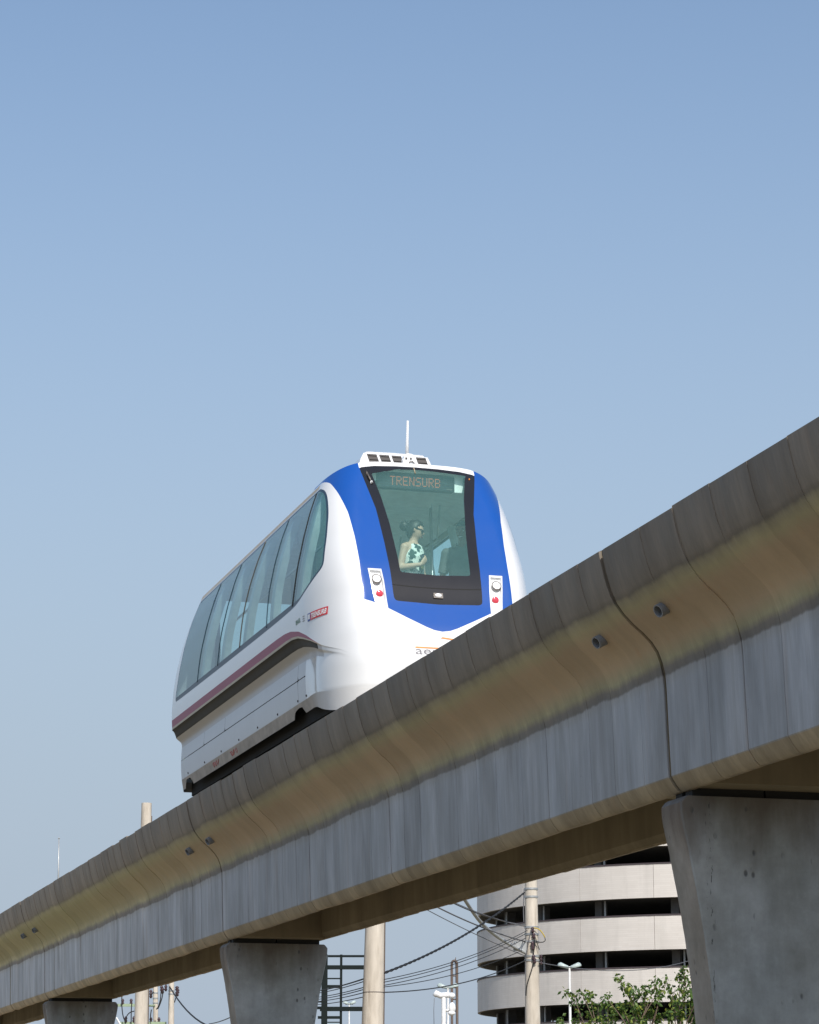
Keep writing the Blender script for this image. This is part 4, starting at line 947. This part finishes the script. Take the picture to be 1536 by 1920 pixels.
    zz = (-.055, -.072) if not female else (-.060, -.068)
    for z in zz: lp.tube([fp(-.022, .090, -.061), fp(-.010, .101, z), fp(.010, .101, z), fp(.022, .090, -.061)], [.002, .0035, .0035, .002], 6)
    lp.obj("lips", mats['lips'], body, smooth=True)
    return body, q, k, br_, bf, AJ, torso, hc
CURL = (.5, .7, .5)
wl = at(774, 1040, 27.78); wfwd = V3(.62, -.78, 0)
def w_right(q): return q(-.03, .21, 1.10), q(.19, .10, 1.13), wfwd * .3 + np.cross(wfwd, (0, 0, 1)) * -.55 + V3(0, 0, .75), -wfwd, (.55, .75, .55)
def w_left(q): return q(-.02, -.22, 1.10), q(.10, -.20, .90), V3(0, 0, -1) + wfwd * .5, -np.cross(wfwd, (0, 0, 1)) * -1, CURL
wo, q, k, br_, bf, AJ, tor, hc = person((wl[0], 27.78, 6.70), 1.69, wfwd, V3(.97, -.20, -.22), dict(skin=M['skin'], hair=M['hair'], lips=M['lips']), "woman with dark hair in a bun, sunglasses and a patterned sleeveless top behind the windscreen", True, {1: w_right, -1: w_left})
m = MB(); loft(m, [(c, (a + .018) * k, (b + .018) * k, br_, bf) for c, a, b in tor[1:5]] + [(tor[5][0], .140 * k, (tor[5][2] + .020) * k, br_, bf), (q(-.005, 0, 1.395), .112 * k, .095 * k, br_, bf)]); V, Fc = remesh(m, .010, 3); tp = mesh("sleeveless_top", V, Fc, M['dress'], wo, smooth=True)
m = MB(); loft(m, [(c, (a + .012) * k, (b + .012) * k, br_, bf) for c, a, b in tor[:3]])
for s in (-1, 1): m.tube([q(0, s * .085, .90), q(.01, s * .09, .66), q(.015, s * .09, .47), q(-.01, s * .095, .30), q(-.015, s * .095, .07)], [.098 * k, .09 * k, .07 * k, .068 * k, .06 * k], 14)
V, Fc = remesh(m, .012, 3); mesh("trousers", V, Fc, M['trousers'], wo, smooth=True)
# neckline, ribbon with a medal, telephone in the hand
m = MB(); m.tube([q(.055, -.055, 1.405), q(.118, -.012, 1.27), q(.122, .01, 1.16)], .007 * k, 6); m.tube([q(.055, .055, 1.405), q(.118, .02, 1.27), q(.122, .014, 1.16)], .007 * k, 6); m.obj("ribbon", M['ribbon'], wo, smooth=True)
mc = q(.135, .004, 1.125); MB().tube([mc, mc + bf * .006], .028 * k, 20).obj("medal", M['medal'], wo, auto=40)
hdp = AJ[1][2] + (AJ[1][3] / np.linalg.norm(AJ[1][3])) * .085 * k; MB().box(hdp + bf * -.012, (.07, .010, .13), np.array(Matrix.Rotation(math.radians(-25), 3, 'Y'))).obj("phone", M['phone'], wo)

ml = at(869, 1040, 27.95); mfwd = V3(-.50, -.87, 0)
def m_arm(s):
    def f(q): return q(-.03, s * .25, 1.08), q(.08, s * .24, .86), V3(0, 0, -1) + mfwd * .3, np.cross(mfwd, (0, 0, 1)) * -s, CURL
    return f
mo, q, k, br_, bf, AJ, tor, hc = person((ml[0], 27.95, 6.70), 1.74, mfwd, V3(-.60, -.78, -.16), dict(skin=M['skindark'], hair=M['hair'], lips=M['lipsdark']), "smiling man with short black hair in a charcoal shirt behind the windscreen", False, {1: m_arm(1), -1: m_arm(-1)})
m = MB(); loft(m, [(c, (a + .012) * k, (b + .012) * k, br_, bf) for c, a, b in tor[:7]])
for s in (-1, 1):
    sh, el, wr, _ = AJ[s]; m.sph(sh, .064 * k, 12, 8); m.tube([q(0, s * .1, 1.37), sh, sh + (el - sh) * .85], [.060 * k, .063 * k, .058 * k], 12)
V, Fc = remesh(m, .010, 3); st_ = mesh("shirt", V, Fc, M['shirt'], mo, smooth=True)
m = MB()
for s in (-1, 1): m.add([q(.035, s * .070, 1.455), q(.075, s * .052, 1.43), q(.105, s * .012, 1.375), q(.110, s * .062, 1.375), q(.045, s * .078, 1.43)], [(0, 1, 2, 3, 4)])
m.obj("collar", M['shirt'], st_)
m = MB(); loft(m, [(c, (a + .014) * k, (b + .014) * k, br_, bf) for c, a, b in tor[:3]])
for s in (-1, 1): m.tube([q(0, s * .085, .90), q(.01, s * .09, .66), q(.015, s * .09, .47), q(-.01, s * .095, .30), q(-.015, s * .095, .07)], [.10 * k, .095 * k, .075 * k, .072 * k, .065 * k], 14)
V, Fc = remesh(m, .012, 3); mesh("trousers", V, Fc, M['trousers'], mo, smooth=True)

# ------------------------------------------------------------------ circular car park behind the piers
d = ray(1355, 2125); d = d / math.hypot(d[0], d[1]); BR = 13.6; BC = np.array([d[0] * (137.05 + BR), d[1] * (137.05 + BR), 0])
def lev(y): return float(far(1284, y, 137.6)[2])
FLOOR = 2.672; Z_BOT2 = lev(1780.5); BAND = lev(1717) - Z_BOT2
park = thing("parking_building", "round multi-storey car park with pale tiled bands between dark open floors", "building", BC)
def arc_panel(r0, r1, a0, a1, z0, z1, n):
    V = []; UV = []
    for i in range(n + 1):
        a = a0 + (a1 - a0) * i / n
        for r_, z in ((r1, z0), (r1, z1), (r0, z1), (r0, z0)): V.append((BC[0] + r_ * math.cos(a), BC[1] + r_ * math.sin(a), z)); UV.append((a * BR, z))
    Fc = [(i * 4 + j, i * 4 + (j + 1) % 4, i * 4 + 4 + (j + 1) % 4, i * 4 + 4 + j) for i in range(n) for j in range(4)] + [(3, 2, 1, 0), (4 * n, 4 * n + 1, 4 * n + 2, 4 * n + 3)]
    return V, Fc, UV
def set_uv(o, UV):
    me = o.data; ul = me.uv_layers.new(name="UVMap"); 
    for li, l in enumerate(me.loops): ul.data[li].uv = UV[l.vertex_index]
NPAN = 20; da = 2 * math.pi / NPAN; a_off = math.atan2(-d[1], -d[0]) + .075
for kf in range(-4, 4):
    zb = Z_BOT2 + FLOOR * kf; zt = zb + BAND
    if zb < .2: continue
    for i in range(NPAN):
        g = .010 / BR
        V, Fc, UV = arc_panel(BR - .16, BR, a_off + i * da + g, a_off + (i + 1) * da - g, zb, zt, 8); o = mesh("parapet_panel", V, Fc, M['tile'], park, auto=30); set_uv(o, UV)
    V, Fc, UV = arc_panel(BR - .19, BR + .03, 0, 2 * math.pi, zt, zt + .075, 96); mesh("coping", V, Fc, M['coping'], park, auto=30)
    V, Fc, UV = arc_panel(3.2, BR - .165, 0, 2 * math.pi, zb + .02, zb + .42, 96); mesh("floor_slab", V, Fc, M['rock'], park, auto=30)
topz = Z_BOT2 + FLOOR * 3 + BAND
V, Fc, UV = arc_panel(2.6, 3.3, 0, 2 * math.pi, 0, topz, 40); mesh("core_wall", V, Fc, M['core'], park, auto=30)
for i in range(18):
    a = a_off + .10 + i * 2 * math.pi / 18; c = BC + np.array([math.cos(a), math.sin(a), 0]) * (BR - 1.42)
    MB().box((c[0], c[1], topz / 2 - .5), (.55, .42, topz - 1.0), np.array(Matrix.Rotation(a, 3, 'Z'))).obj("column", M['rock'], park)
    c2 = c + np.array([math.cos(a), math.sin(a), 0]) * .3 + np.array([math.sin(a), -math.cos(a), 0]) * -.45; MB().tube([(c2[0], c2[1], 0), (c2[0], c2[1], topz - 1.2)], .06, 8).obj("downpipe", M['galv'], park, auto=40)

# ------------------------------------------------------------------ utility poles
def pole_thing(px, ptop, pbot, wtop, wbot, D, label, ztop=None, group="concrete utility poles"):
    """px/py in photo pixels for axis at two heights, widths in pixels, D distance"""
    a, b = far(ptop[0], ptop[1], D), far(pbot[0], pbot[1], D); kk = D / F_PX
    t = (0 - b[2]) / (a[2] - b[2]); foot = b + (a - b) * t; foot[2] = 0
    r_ = lambda z: .5 * kk * (wbot + (wtop - wbot) * (z - b[2]) / (a[2] - b[2]))
    zt = ztop if ztop else a[2]; tt = (zt - b[2]) / (a[2] - b[2]); top = b + (a - b) * tt
    th = thing("utility_pole", label, "pole", foot, group); zs = np.linspace(0, 1, 14)
    m = MB(); m.tube([foot + (top - foot) * s for s in zs], [r_((foot + (top - foot) * s)[2]) for s in zs], 20); m.obj("shaft", M['pole'], th, auto=35)
    return th, lambda y: (lambda z: b + (a - b) * ((z - b[2]) / (a[2] - b[2])))(float(far(px, y, D)[2])), lambda y: r_(float(far(px, y, D)[2]))
def band_ring(th, c, r_, m='galv', h=.05):
    MB().tube([c - (0, 0, h / 2), c + V3(0, 0, h / 2)], r_ + .014, 20).obj("steel_band", M[m], th, auto=40)
def insulator(th, c, r_=.05, h=.16):
    m = MB(); m.tube([c - V3(0, 0, h / 2), c - V3(0, 0, h * .2), c, c + V3(0, 0, h * .2), c + V3(0, 0, h / 2)], [r_ * .4, r_, r_ * .6, r_, r_ * .5], 10); m.obj("insulator", M['ceramic'], th, smooth=True)
D_A, D_B, D_C = 60.0, 45.0, 75.0
pa, ca, ra = pole_thing(997, (996, 1660), (999, 1915), 23, 28, D_A, "pale concrete pole in front of the car park, wrapped in cable clamps and wires", 9.2)
pb, cb, rb = pole_thing(700, (703, 1740), (699, 1910), 36, 40, D_B, "thick plain concrete pole standing between the steel frame and the car park", 6.15)
pc, cc, rc = pole_thing(270, (275, 1506), (265, 1900), 19, 25, D_C, "tall bare concrete pole whose top rises above the guideway at the left")
# hardware on the pole in front of the car park
for y in (1667, 1682, 1739, 1752, 1766, 1793, 1801): band_ring(pa, ca(y), ra(y), 'galv', .045)
fw = -np.array([_h[0], _h[1], 0]); rt_ = np.array([_r[0], _r[1], 0])
for y in (1745, 1756, 1772, 1778, 1797, 1803): insulator(pa, ca(y) + fw * (ra(y) + .05) + rt_ * random.uniform(-.02, .05), .045, .13)
for y in (1793, 1799, 1806): insulator(pa, ca(y) + rt_ * (ra(y) + .05), .035, .07)
MB().box(ca(1775) + fw * (ra(1775) + .01) - rt_ * (ra(1775) + .12), (.30, .03, .22), np.array(Matrix.Rotation(-YAW, 3, 'Z'))).obj("bracket_plate", M['galv'], pa)
def hang(th, name, pts, r_, m, n=14, sag=None):
    P = smooth_line3(pts); MB().tube(P, r_, 6).obj(name, M[m], th, smooth=True)
def smooth_line3(p, n=3):
    p = np.array(p, float)
    for _ in range(n):
        q_ = np.stack([.75 * p[:-1] + .25 * p[1:], .25 * p[:-1] + .75 * p[1:]], 1).reshape(-1, 3); p = np.concatenate([p[:1], q_, p[-1:]])
    return p
# loose loops on the pole
def onA(x, y, off=.0): c = ca(y); return c + rt_ * ((x - (997 + (y - 1660) * .0118 - 1)) * D_A / F_PX) + fw * (ra(y) + off)
hang(pa, "yellow_cable", [onA(1000, 1741, .05), onA(1010, 1743, .06), onA(1018, 1753, .04), onA(1021, 1759, .02)], .014, 'yellow')
hang(pa, "loose_cable", [onA(1021, 1759, .02), onA(1022, 1766, .02), onA(1014, 1769, .05), onA(1003, 1766, .06)], .010, 'wire')
hang(pa, "loose_cable", [onA(1000, 1752, .06), onA(1003, 1770, .07), onA(999, 1790, .06), onA(1001, 1805, .06), onA(993, 1830, .03), onA(987, 1850, .02), onA(986, 1868, .0)], .013, 'wire')
hang(pa, "loose_cable", [onA(996, 1742, .06), onA(990, 1770, .07), onA(985, 1800, .03), onA(985, 1840, .01)], .012, 'wiregrey')
hang(pa, "loose_cable", [onA(983, 1667, .0), onA(981, 1700, .02), onA(982, 1730, .0)], .012, 'wiregrey')
hang(pa, "loose_cable", [onA(1002, 1756, .06), onA(1008, 1775, .04), onA(1011, 1782, .02)], .009, 'wire')
# curved lamp arm reaching up behind the beam
pts = [onA(986, 1788), far(940, 1762, 59.6), far(914, 1742, 59.0), far(896, 1724, 58.2), far(872, 1688, 57.0), far(850, 1652, 56)]
MB().tube(smooth_line3(pts), .040, 10).obj("lamp_arm", M['galv'], pa, smooth=True)
MB().sph(far(846, 1646, 55.8), (.28, .16, .10), 14, 8).obj("arm_lantern", M['lampwhite'], pa, smooth=True)
# joint line and small dark fittings on the thick pole
band_ring(pb, cb(1861), rb(1861) - .011, 'coping', .012)
MB().tube([cb(1715) + rt_ * (rb(1715) + .004), cb(2060) + rt_ * (rb(2060) + .004)], .014, 6).obj("earth_conduit", M['browniron'], pb)
MB().box(cc(1700) + rt_ * (rc(1700) + .004), (.03, .04, 7.5)).obj("earth_conduit", M['browniron'], pc) if False else MB().tube([cc(1530) + rt_ * (rc(1530) + .004), cc(1960) + rt_ * (rc(1960) + .004)], .018, 6).obj("earth_conduit", M['browniron'], pc)

# ------------------------------------------------------------------ cables
def cable(name, a, b, sag, r_, m, label, group=None, n=22, wob=0.0):
    a, b = np.array(a, float), np.array(b, float); P = []
    for i in range(n + 1):
        s = i / n; p = a * (1 - s) + b * s; p = p - V3(0, 0, 4 * sag * s * (1 - s))
        if wob: p = p + V3(0, 0, wob * math.sin(i * 2.1))
        P.append(p)
    o = MB().tube(P, r_, 6).obj(name, M[m], None, smooth=True); tag(o, label, "cable", group); return o
G1 = "wires strung between the two concrete poles"
# thick twisted bundle: two strands wound round each other
a, b = onA(983, 1675, .03), cb(1825) + rt_ * rb(1825) + fw * .02
th = thing("twisted_cable", "thick black twisted cable running down from the wrapped pole to the plain pole", "cable", (a + b) / 2)
for ph in (0, math.pi):
    P = []
    for i in range(161):
        s = i / 160; p = a * (1 - s) + b * s - V3(0, 0, 4 * .16 * s * (1 - s)); q0 = ph + i * .75; P.append(p + V3(math.cos(q0) * .010, 0, math.sin(q0) * .011))
    MB().tube(P, .015, 5).obj("strand", M['wire'], th, smooth=True)
def wireAB(ya, yb, xa, lab, r_=.0075, sag=.12): return cable("overhead_wire", onA(xa, ya, .04), cb(yb) + rt_ * rb(yb) + fw * .03, sag, r_, 'wire', lab, G1)
wireAB(1746, 1837, 988, "upper thin black wire between the wrapped pole and the plain pole")
wireAB(1751, 1842, 987, "second thin black wire between the two poles, close under the first")
wireAB(1760, 1848, 986, "third thin black wire between the two poles, where the lines draw together")
wireAB(1783, 1851, 979, "fourth thin black wire between the two poles, starting left of the wrapped pole")
wireAB(1802, 1861, 985, "lowest thin black wire between the two poles, across the lamp heads", .011, .16)
# the same lines go on to the left of the plain pole, past the steel frame
G2 = "wires passing behind the steel frame"
P2 = lambda x, y: far(x, y, 70)
for (yr, yl, lab) in ((1841, 1860, "top wire of the fan crossing the steel frame"), (1852, 1866, "second wire of the fan crossing the steel frame"), (1856, 1870, "third wire of the fan crossing the steel frame"), (1862, 1873, "fourth wire of the fan crossing the steel frame"), (1870, 1878, "lowest wire of the fan crossing the steel frame")):
    cable("overhead_wire", cb(yr) - rt_ * rb(yr) + fw * .02, P2(560, yl + 6), .05, .0085, 'wire', lab, G2)
cable("overhead_wire", cb(1836) - rt_ * rb(1836) + fw * .02, P2(560, 1862), .05, .013, 'wire', "thick dark cable leaving the plain pole to the left across the steel frame", G2)
G3 = "grey wires coming down to the wrapped pole from behind the beam"
for (x0, y0w, xa, ya, r_, sg_, lab) in ((800, 1693, 985, 1794, .009, .10, "lowest grey wire sloping down to the wrapped pole from the left"), (826, 1688, 985, 1767, .015, .15, "thick grey wire sloping down behind the curved lamp arm"), (852, 1678, 986, 1739, .009, .14, "upper grey wire of a close pair ending at the top clamp"), (850, 1674, 984, 1736, .012, .20, "lower grey wire of a close pair ending at the top clamp")):
    aa = far(x0 - 2 * (xa - x0) * .4, y0w - 2 * (ya - y0w) * .36, 52); cable("overhead_wire", aa, onA(xa, ya, .03), sg_, r_, 'wiregrey', lab, G3)
cable("overhead_wire", onA(1010, 1806, .02), far(1330, 1788, 90), .35, .011, 'wiregrey', "thin grey wire going right from the wrapped pole across the dark floor")
cable("overhead_wire", far(318, 1850, 108), far(560, 1835, 75), 1.55, .030, 'wire', "black cable sagging from the small pole towards the middle pier")
cable("overhead_wire", far(392, 1920, 100), far(470, 1885, 80), .1, .018, 'wiregrey', "faint grey wire rising beside the middle pier")

# ------------------------------------------------------------------ two small poles with line gear at the lower left
ps1, cs1, rs1 = pole_thing(291, (291.5, 1856), (292, 1915), 9, 9.5, 110.0, "slim concrete pole with insulators, next to the thick pole at the lower left", 8.9, "slim concrete poles at the lower left")
ps2, cs2, rs2 = pole_thing(321, (321.5, 1850), (321, 1915), 10, 11, 108.0, "slim concrete pole holding the sagging black cable at the lower left", 9.4, "slim concrete poles at the lower left")
KD = 110.0 / F_PX
def onS(x, y, dd=0.0): return far(x, y, 109.5 + dd)
for y in (1862, 1872, 1881): band_ring(ps1, cs1(y), rs1(y), 'galv', .05)
for y in (1858, 1864): band_ring(ps2, cs2(y), rs2(y), 'galv', .05)
MB().box(onS(240, 1885, -1.0), (1.05, .12, .11), np.array(Matrix.Rotation(-YAW, 3, 'Z'))).obj("crossarm", M['greenarm'], ps1)
MB().box(onS(268, 1919, -1.0), (1.9, .12, .12), np.array(Matrix.Rotation(-YAW, 3, 'Z'))).obj("crossarm", M['greenarm'], ps1)
MB().tube([onS(252, 1885, -1), cs1(1886)], .05, 6).obj("arm_strut", M['greenarm'], ps1)
for x, y in ((230, 1879), (246, 1879), (236, 1912), (251, 1912), (283, 1862), (283, 1866), (303, 1854), (305, 1858), (311, 1853), (283, 1914), (298, 1914)): insulator(ps1, onS(x, y, -1.0), .07, .26)
for x, y in ((332, 1854), (333, 1859), (332, 1864)): insulator(ps2, onS(x, y, -1.0), .09, .2)
for pts in ([(229, 1860), (228, 1880), (230, 1905), (236, 1918)], [(247, 1882), (246, 1900), (246, 1920)], [(236, 1911), (238, 1904), (244, 1898), (252, 1896)], [(302, 1860), (301, 1875), (297, 1888), (293, 1893)], [(306, 1858), (304, 1872), (299, 1886), (296, 1892)], [(283, 1867), (286, 1862), (289, 1860)], [(332, 1864), (329, 1874), (327, 1880)], [(284, 1893), (282, 1905), (283, 1914)]):
    hang(ps1, "jumper_wire", [onS(x, y, -1.2) for x, y in pts], .024, 'wire')
cable("overhead_wire", onS(218, 1908, -2), onS(226, 1922, -2), 0, .04, 'whitemast', "short pale guy wire beside the small far pier")

# ------------------------------------------------------------------ steel frame behind the plain pole
fr_ = thing("steel_frame", "dark steel frame of posts and rails between the middle pier and the plain pole", "frame", [*far(640, 1900, 92)[:2], 0]); FD = 92.0; kf_ = FD / F_PX
def fpt(x, y): return far(x, y, FD)
def post(x, y0, wpx):
    a = fpt(x, y0); foot = np.array([a[0], a[1], 0]); RZ = np.array(Matrix.Rotation(-YAW, 3, 'Z')); MB().box((foot + a) / 2, (wpx * kf_, wpx * kf_, a[2]), RZ).obj("post", M['darksteel'], fr_)
def rail(x0, x1, y, hpx, dp=None):
    a, b = fpt(x0, y), fpt(x1, y); RZ = np.array(Matrix.Rotation(-YAW, 3, 'Z')); MB().box((a + b) / 2 + fw * .0, (np.linalg.norm(b - a), (dp or hpx) * kf_, hpx * kf_), RZ).obj("rail", M['darksteel'], fr_)
post(609, 1790, 11); post(640, 1790, 4.5); post(689, 1790, 6)
rail(615, 690, 1793, 4); rail(614, 690, 1814, 7.5); rail(614, 640, 1835, 2.5); rail(614, 640, 1850, 5.5); rail(600, 690, 1892, 8); rail(596, 640, 1908, 5); rail(614, 640, 1917, 2)
rail(590, 604, 1879, 2); rail(592, 604, 1890, 5)

# ------------------------------------------------------------------ street lamps with two heads, masts
def lamp_post(x, y, D, label, span, hw, pw):
    c = far(x, y, D); kk = D / F_PX; foot = np.array([c[0], c[1], 0]); t = thing("street_lamp", label, "street lamp", foot, "double headed street lamps")
    MB().tube([foot, foot + V3(0, 0, (c[2]) * .55), c - V3(0, 0, 4 * kk)], [pw * kk * .9, pw * kk * .7, pw * kk * .5], 10).obj("post", M['whitemast'] if D > 100 else M['galv'], t, auto=40)
    MB().tube([c - V3(0, 0, 3 * kk) - rt_ * span * .3 * kk, c - V3(0, 0, 2 * kk) , c - V3(0, 0, 3 * kk) + rt_ * span * .3 * kk], 1.1 * kk, 8).obj("bracket", M['galv'], t, smooth=True)
    for s in (-1, 1):
        hcn = c + rt_ * s * span * .27 * kk; m = MB(); n = 12; V = []
        tilt = .10 * s
        for j, (zz, rr) in enumerate(((-.42, .86), (-.30, 1.0), (.05, .98), (.32, .78), (.45, .45))):
            for i in range(n):
                a_ = 2 * math.pi * i / n; e = rt_ * math.cos(a_) * span * .255 * kk * rr + np.array([_h[0], _h[1], 0]) * math.sin(a_) * hw * .9 * kk * rr
                V.append(hcn + e + V3(0, 0, (zz * hw + tilt * math.cos(a_) * hw * 2.6) * kk))
        Fc = [(j * n + i, j * n + (i + 1) % n, (j + 1) * n + (i + 1) % n, (j + 1) * n + i) for j in range(4) for i in range(n)] + [tuple(4 * n + i for i in range(n))]
        ho_ = mesh("lamp_head", V, Fc, M['lampwhite'], t, auto=50)
        mesh("lamp_glass", [v * .985 + hcn * .015 for v in V[:n]], [tuple(range(n))], M['sframe'], ho_)
lamp_post(1068, 1811, 112, "white double headed street lamp in front of the car park above the tree", 42, 9, 4.0)
lamp_post(840, 1849, 118, "double headed street lamp beside the dark arched mast", 38, 8, 3.6)
lamp_post(655, 1880, 120, "small double headed street lamp seen through the steel frame", 24, 6, 2.6)
# white mast with flood lamps
D = 95.0; kk = D / F_PX; c = far(832, 1866, D); foot = np.array([c[0], c[1], 0]); t = thing("floodlight_mast", "bright white mast with a lamp arm, in front of the dark arched mast", "mast", foot)
MB().tube([foot, c], [.10, .085], 12).obj("post", M['whitemast'], t, auto=40)
RZ = np.array(Matrix.Rotation(-YAW, 3, 'Z'))
MB().tube([far(814, 1868, D), far(818, 1863, D), far(826, 1867, D), far(838, 1866, D), far(846, 1866, D)], [.07, .13, .11, .10, .09], 10).obj("lamp_arm", M['whitemast'], t, smooth=True)
MB().sph(far(847, 1867, D), (.14, .12, .11), 12, 8).obj("lamp_head", M['whitemast'], t, smooth=True)
MB().sph(far(848, 1890, D - .3), (.13, .10, .20), 12, 8).obj("floodlight", M['whitemast'], t, smooth=True)
MB().sph(far(847, 1900, D - .3), (.14, .12, .09), 12, 8).obj("floodlight", M['whitemast'], t, smooth=True)
MB().tube([far(836, 1895, D), far(847, 1895, D)], .05, 8).obj("bracket", M['whitemast'], t, smooth=True)
MB().tube([far(814.5, 1872, D), far(813.5, 1895, D), far(814, 1922, D)], .010, 5).obj("hanging_cable", M['wiregrey'], t, smooth=True)
# dark arched mast
D = 150.0; c = far(851, 1900, D); foot = np.array([c[0], c[1], 0]); t = thing("arched_mast", "dark brown twin legged mast with an arched top and a spike", "mast", foot)
for x in (847.2, 857.0):
    a = far(x, 1812, D); MB().tube([(a[0], a[1], 0), a], .075, 8).obj("leg", M['browniron'], t, smooth=True)
a, b, m_ = far(847.2, 1812, D), far(857, 1812, D), far(852, 1801, D)
MB().tube(smooth_line3([a, far(847.4, 1804, D), m_, far(856.8, 1804, D), b]), .07, 8).obj("arch", M['browniron'], t, smooth=True)
MB().tube([far(854, 1806, D), far(854.5, 1795, D)], [.06, .015], 6).obj("spike", M['browniron'], t, smooth=True)
for y in (1830, 1852, 1874, 1896): MB().tube([far(847.2, y, D), far(857, y, D)], .04, 6).obj("rung", M['browniron'], t, smooth=True)
MB().tube([far(854.5, 1806, D), far(855.5, 1920, D)], .02, 5).obj("feeder_cable", M['wire'], t, smooth=True)
# thin mast above the guideway at the far left
D = 80.0; c = far(110.5, 1572, D); foot = np.array([c[0], c[1], 0]); t = thing("thin_mast", "thin pale mast sticking up behind the guideway at the far left", "mast", foot)
MB().tube([foot, foot + V3(0, 0, c[2] * .6), far(109.5, 1640, D), c], [.05, .035, .024, .016], 8).obj("pole", M['galv'], t, smooth=True)
MB().sph(c, .028, 8, 6).obj("finial", M['galv'], t, smooth=True)

# ------------------------------------------------------------------ young tree in front of the car park
D = 68.0; TK = D / F_PX; tb = far(1205, 2000, D); tb[2] = 0
tree = thing("tree", "young leafy tree with sparse upright branches beside the large pier", "tree", tb)
rs = random.Random(21); nr = np.random.default_rng(21)
wood = MB(); leaves_V = []; leaves_F = []
def leaf(p, size):
    d1 = nr.normal(size=3); d1 /= np.linalg.norm(d1); d1[2] -= .25; n_ = nr.normal(size=3); n_[2] += .9; n_ -= d1 * (n_ @ d1) / (d1 @ d1); n_ /= np.linalg.norm(n_); s_ = np.cross(d1, n_); s_ /= np.linalg.norm(s_)
    L_ = size * nr.uniform(.75, 1.25); W_ = L_ * .30; b_ = len(leaves_V); cup = n_ * L_ * .10
    for v in (p, p + d1 * L_ * .45 + s_ * W_ + cup, p + d1 * L_, p + d1 * L_ * .45 - s_ * W_ + cup): leaves_V.append(v)
    leaves_F.append((b_, b_ + 1, b_ + 2)); leaves_F.append((b_, b_ + 2, b_ + 3))
def cluster(p, rad, n):
    for _ in range(n):
        v = nr.normal(size=3); v = v / np.linalg.norm(v) * rad * nr.uniform(.15, 1.0) ** .6; leaf(p + v * (1, 1, .8), .118)
trunk_top = tb + V3(.1, .1, 2.5); wood.tube([tb, tb + V3(.03, .02, 1.2), trunk_top], [.13, .105, .085], 10)
tips = [(1052, 1912, .7, 8), (1064, 1861, .5, 12), (1076, 1867, .3, 10), (1092, 1862, -.4, 10), (1106, 1868, .2, 12), (1122, 1888, .4, 14), (1137, 1870, -.5, 12), (1140, 1884, .6, 12), (1161, 1833, .4, 12), (1170, 1846, .3, 12), (1181, 1858, .2, 14), (1188, 1853, -.6, 12), (1210, 1854, .3, 16), (1204, 1868, .5, 20),
        (1232, 1838, -.3, 11), (1234, 1858, -.3, 12), (1236, 1866, .4, 9), (1251, 1838, .4, 9), (1259, 1852, .4, 12), (1262, 1868, .5, 16), (1284, 1818, .1, 13), (1274, 1828, .2, 14), (1288, 1836, .3, 16), (1286, 1858, -.3, 18), (1270, 1878, -.5, 16), (1296, 1878, .5, 18), (1300, 1850, .8, 14), (1310, 1870, .2, 18), (1320, 1845, -.4, 16), (1335, 1880, .4, 20),
        (1112, 1902, .5, 18), (1128, 1912, -.5, 20), (1150, 1905, .2, 22), (1165, 1890, -.3, 20), (1180, 1882, .6, 24), (1195, 1892, -.6, 24), (1215, 1895, .3, 24), (1232, 1905, .6, 22), (1180, 1910, .1, 26), (1205, 1915, -.4, 26), (1255, 1900, .2, 22), (1280, 1900, -.4, 22), (1108, 1918, -.6, 12), (1085, 1907, .5, 10), (1075, 1918, .2, 9), (1047, 1918, .3, 6), (1300, 1915, .4, 22), (1140, 1925, .6, 20), (1240, 1930, -.5, 24)]
tips += [(rs.uniform(1060, 1360), rs.uniform(1930, 2010), rs.uniform(-1.0, 1.0), 20) for _ in range(26)]
mains = [trunk_top + V3(dx_, dy_, dz2) for dx_, dy_, dz2 in ((-1.05, .2, 1.0), (-.45, -.3, 1.5), (.25, .35, 1.6), (.85, -.2, 1.3), (1.5, .3, 1.1))]
for mp in mains: wood.tube(smooth_line3([trunk_top - V3(0, 0, .15), (trunk_top + mp) / 2 + V3(0, 0, -.12), mp], 2), np.linspace(.062, .034, 10)[:10].tolist() if False else .045, 8)
for x, y, dy_, n in tips:
    p = far(x, y, D + dy_); mp = min(mains, key=lambda q_: np.linalg.norm((q_ - p) * (1, 1, .6)))
    mid = mp * .5 + p * .5 + V3(nr.normal() * .06, nr.normal() * .06, -.10 + nr.normal() * .05)
    P = smooth_line3([mp, mid, p - V3(0, 0, .02)], 2); wood.tube(P, np.linspace(.020, .006, len(P)).tolist(), 5)
    cluster(p, .155, n * 2)
    for f_ in (.80, .9): 
        pp = P[int((len(P) - 1) * f_)]; cluster(pp, .11, max(3, n // 2))
wood.obj("trunk", M['bark'], tree, smooth=True)
me = bpy.data.meshes.new("crown"); me.from_pydata([tuple(v - tb) for v in leaves_V], [], leaves_F); me.update(); me.materials.append(M['leaf']); co = bpy.data.objects.new("crown", me); link(co, tree, tb); co['kind'] = 'stuff'
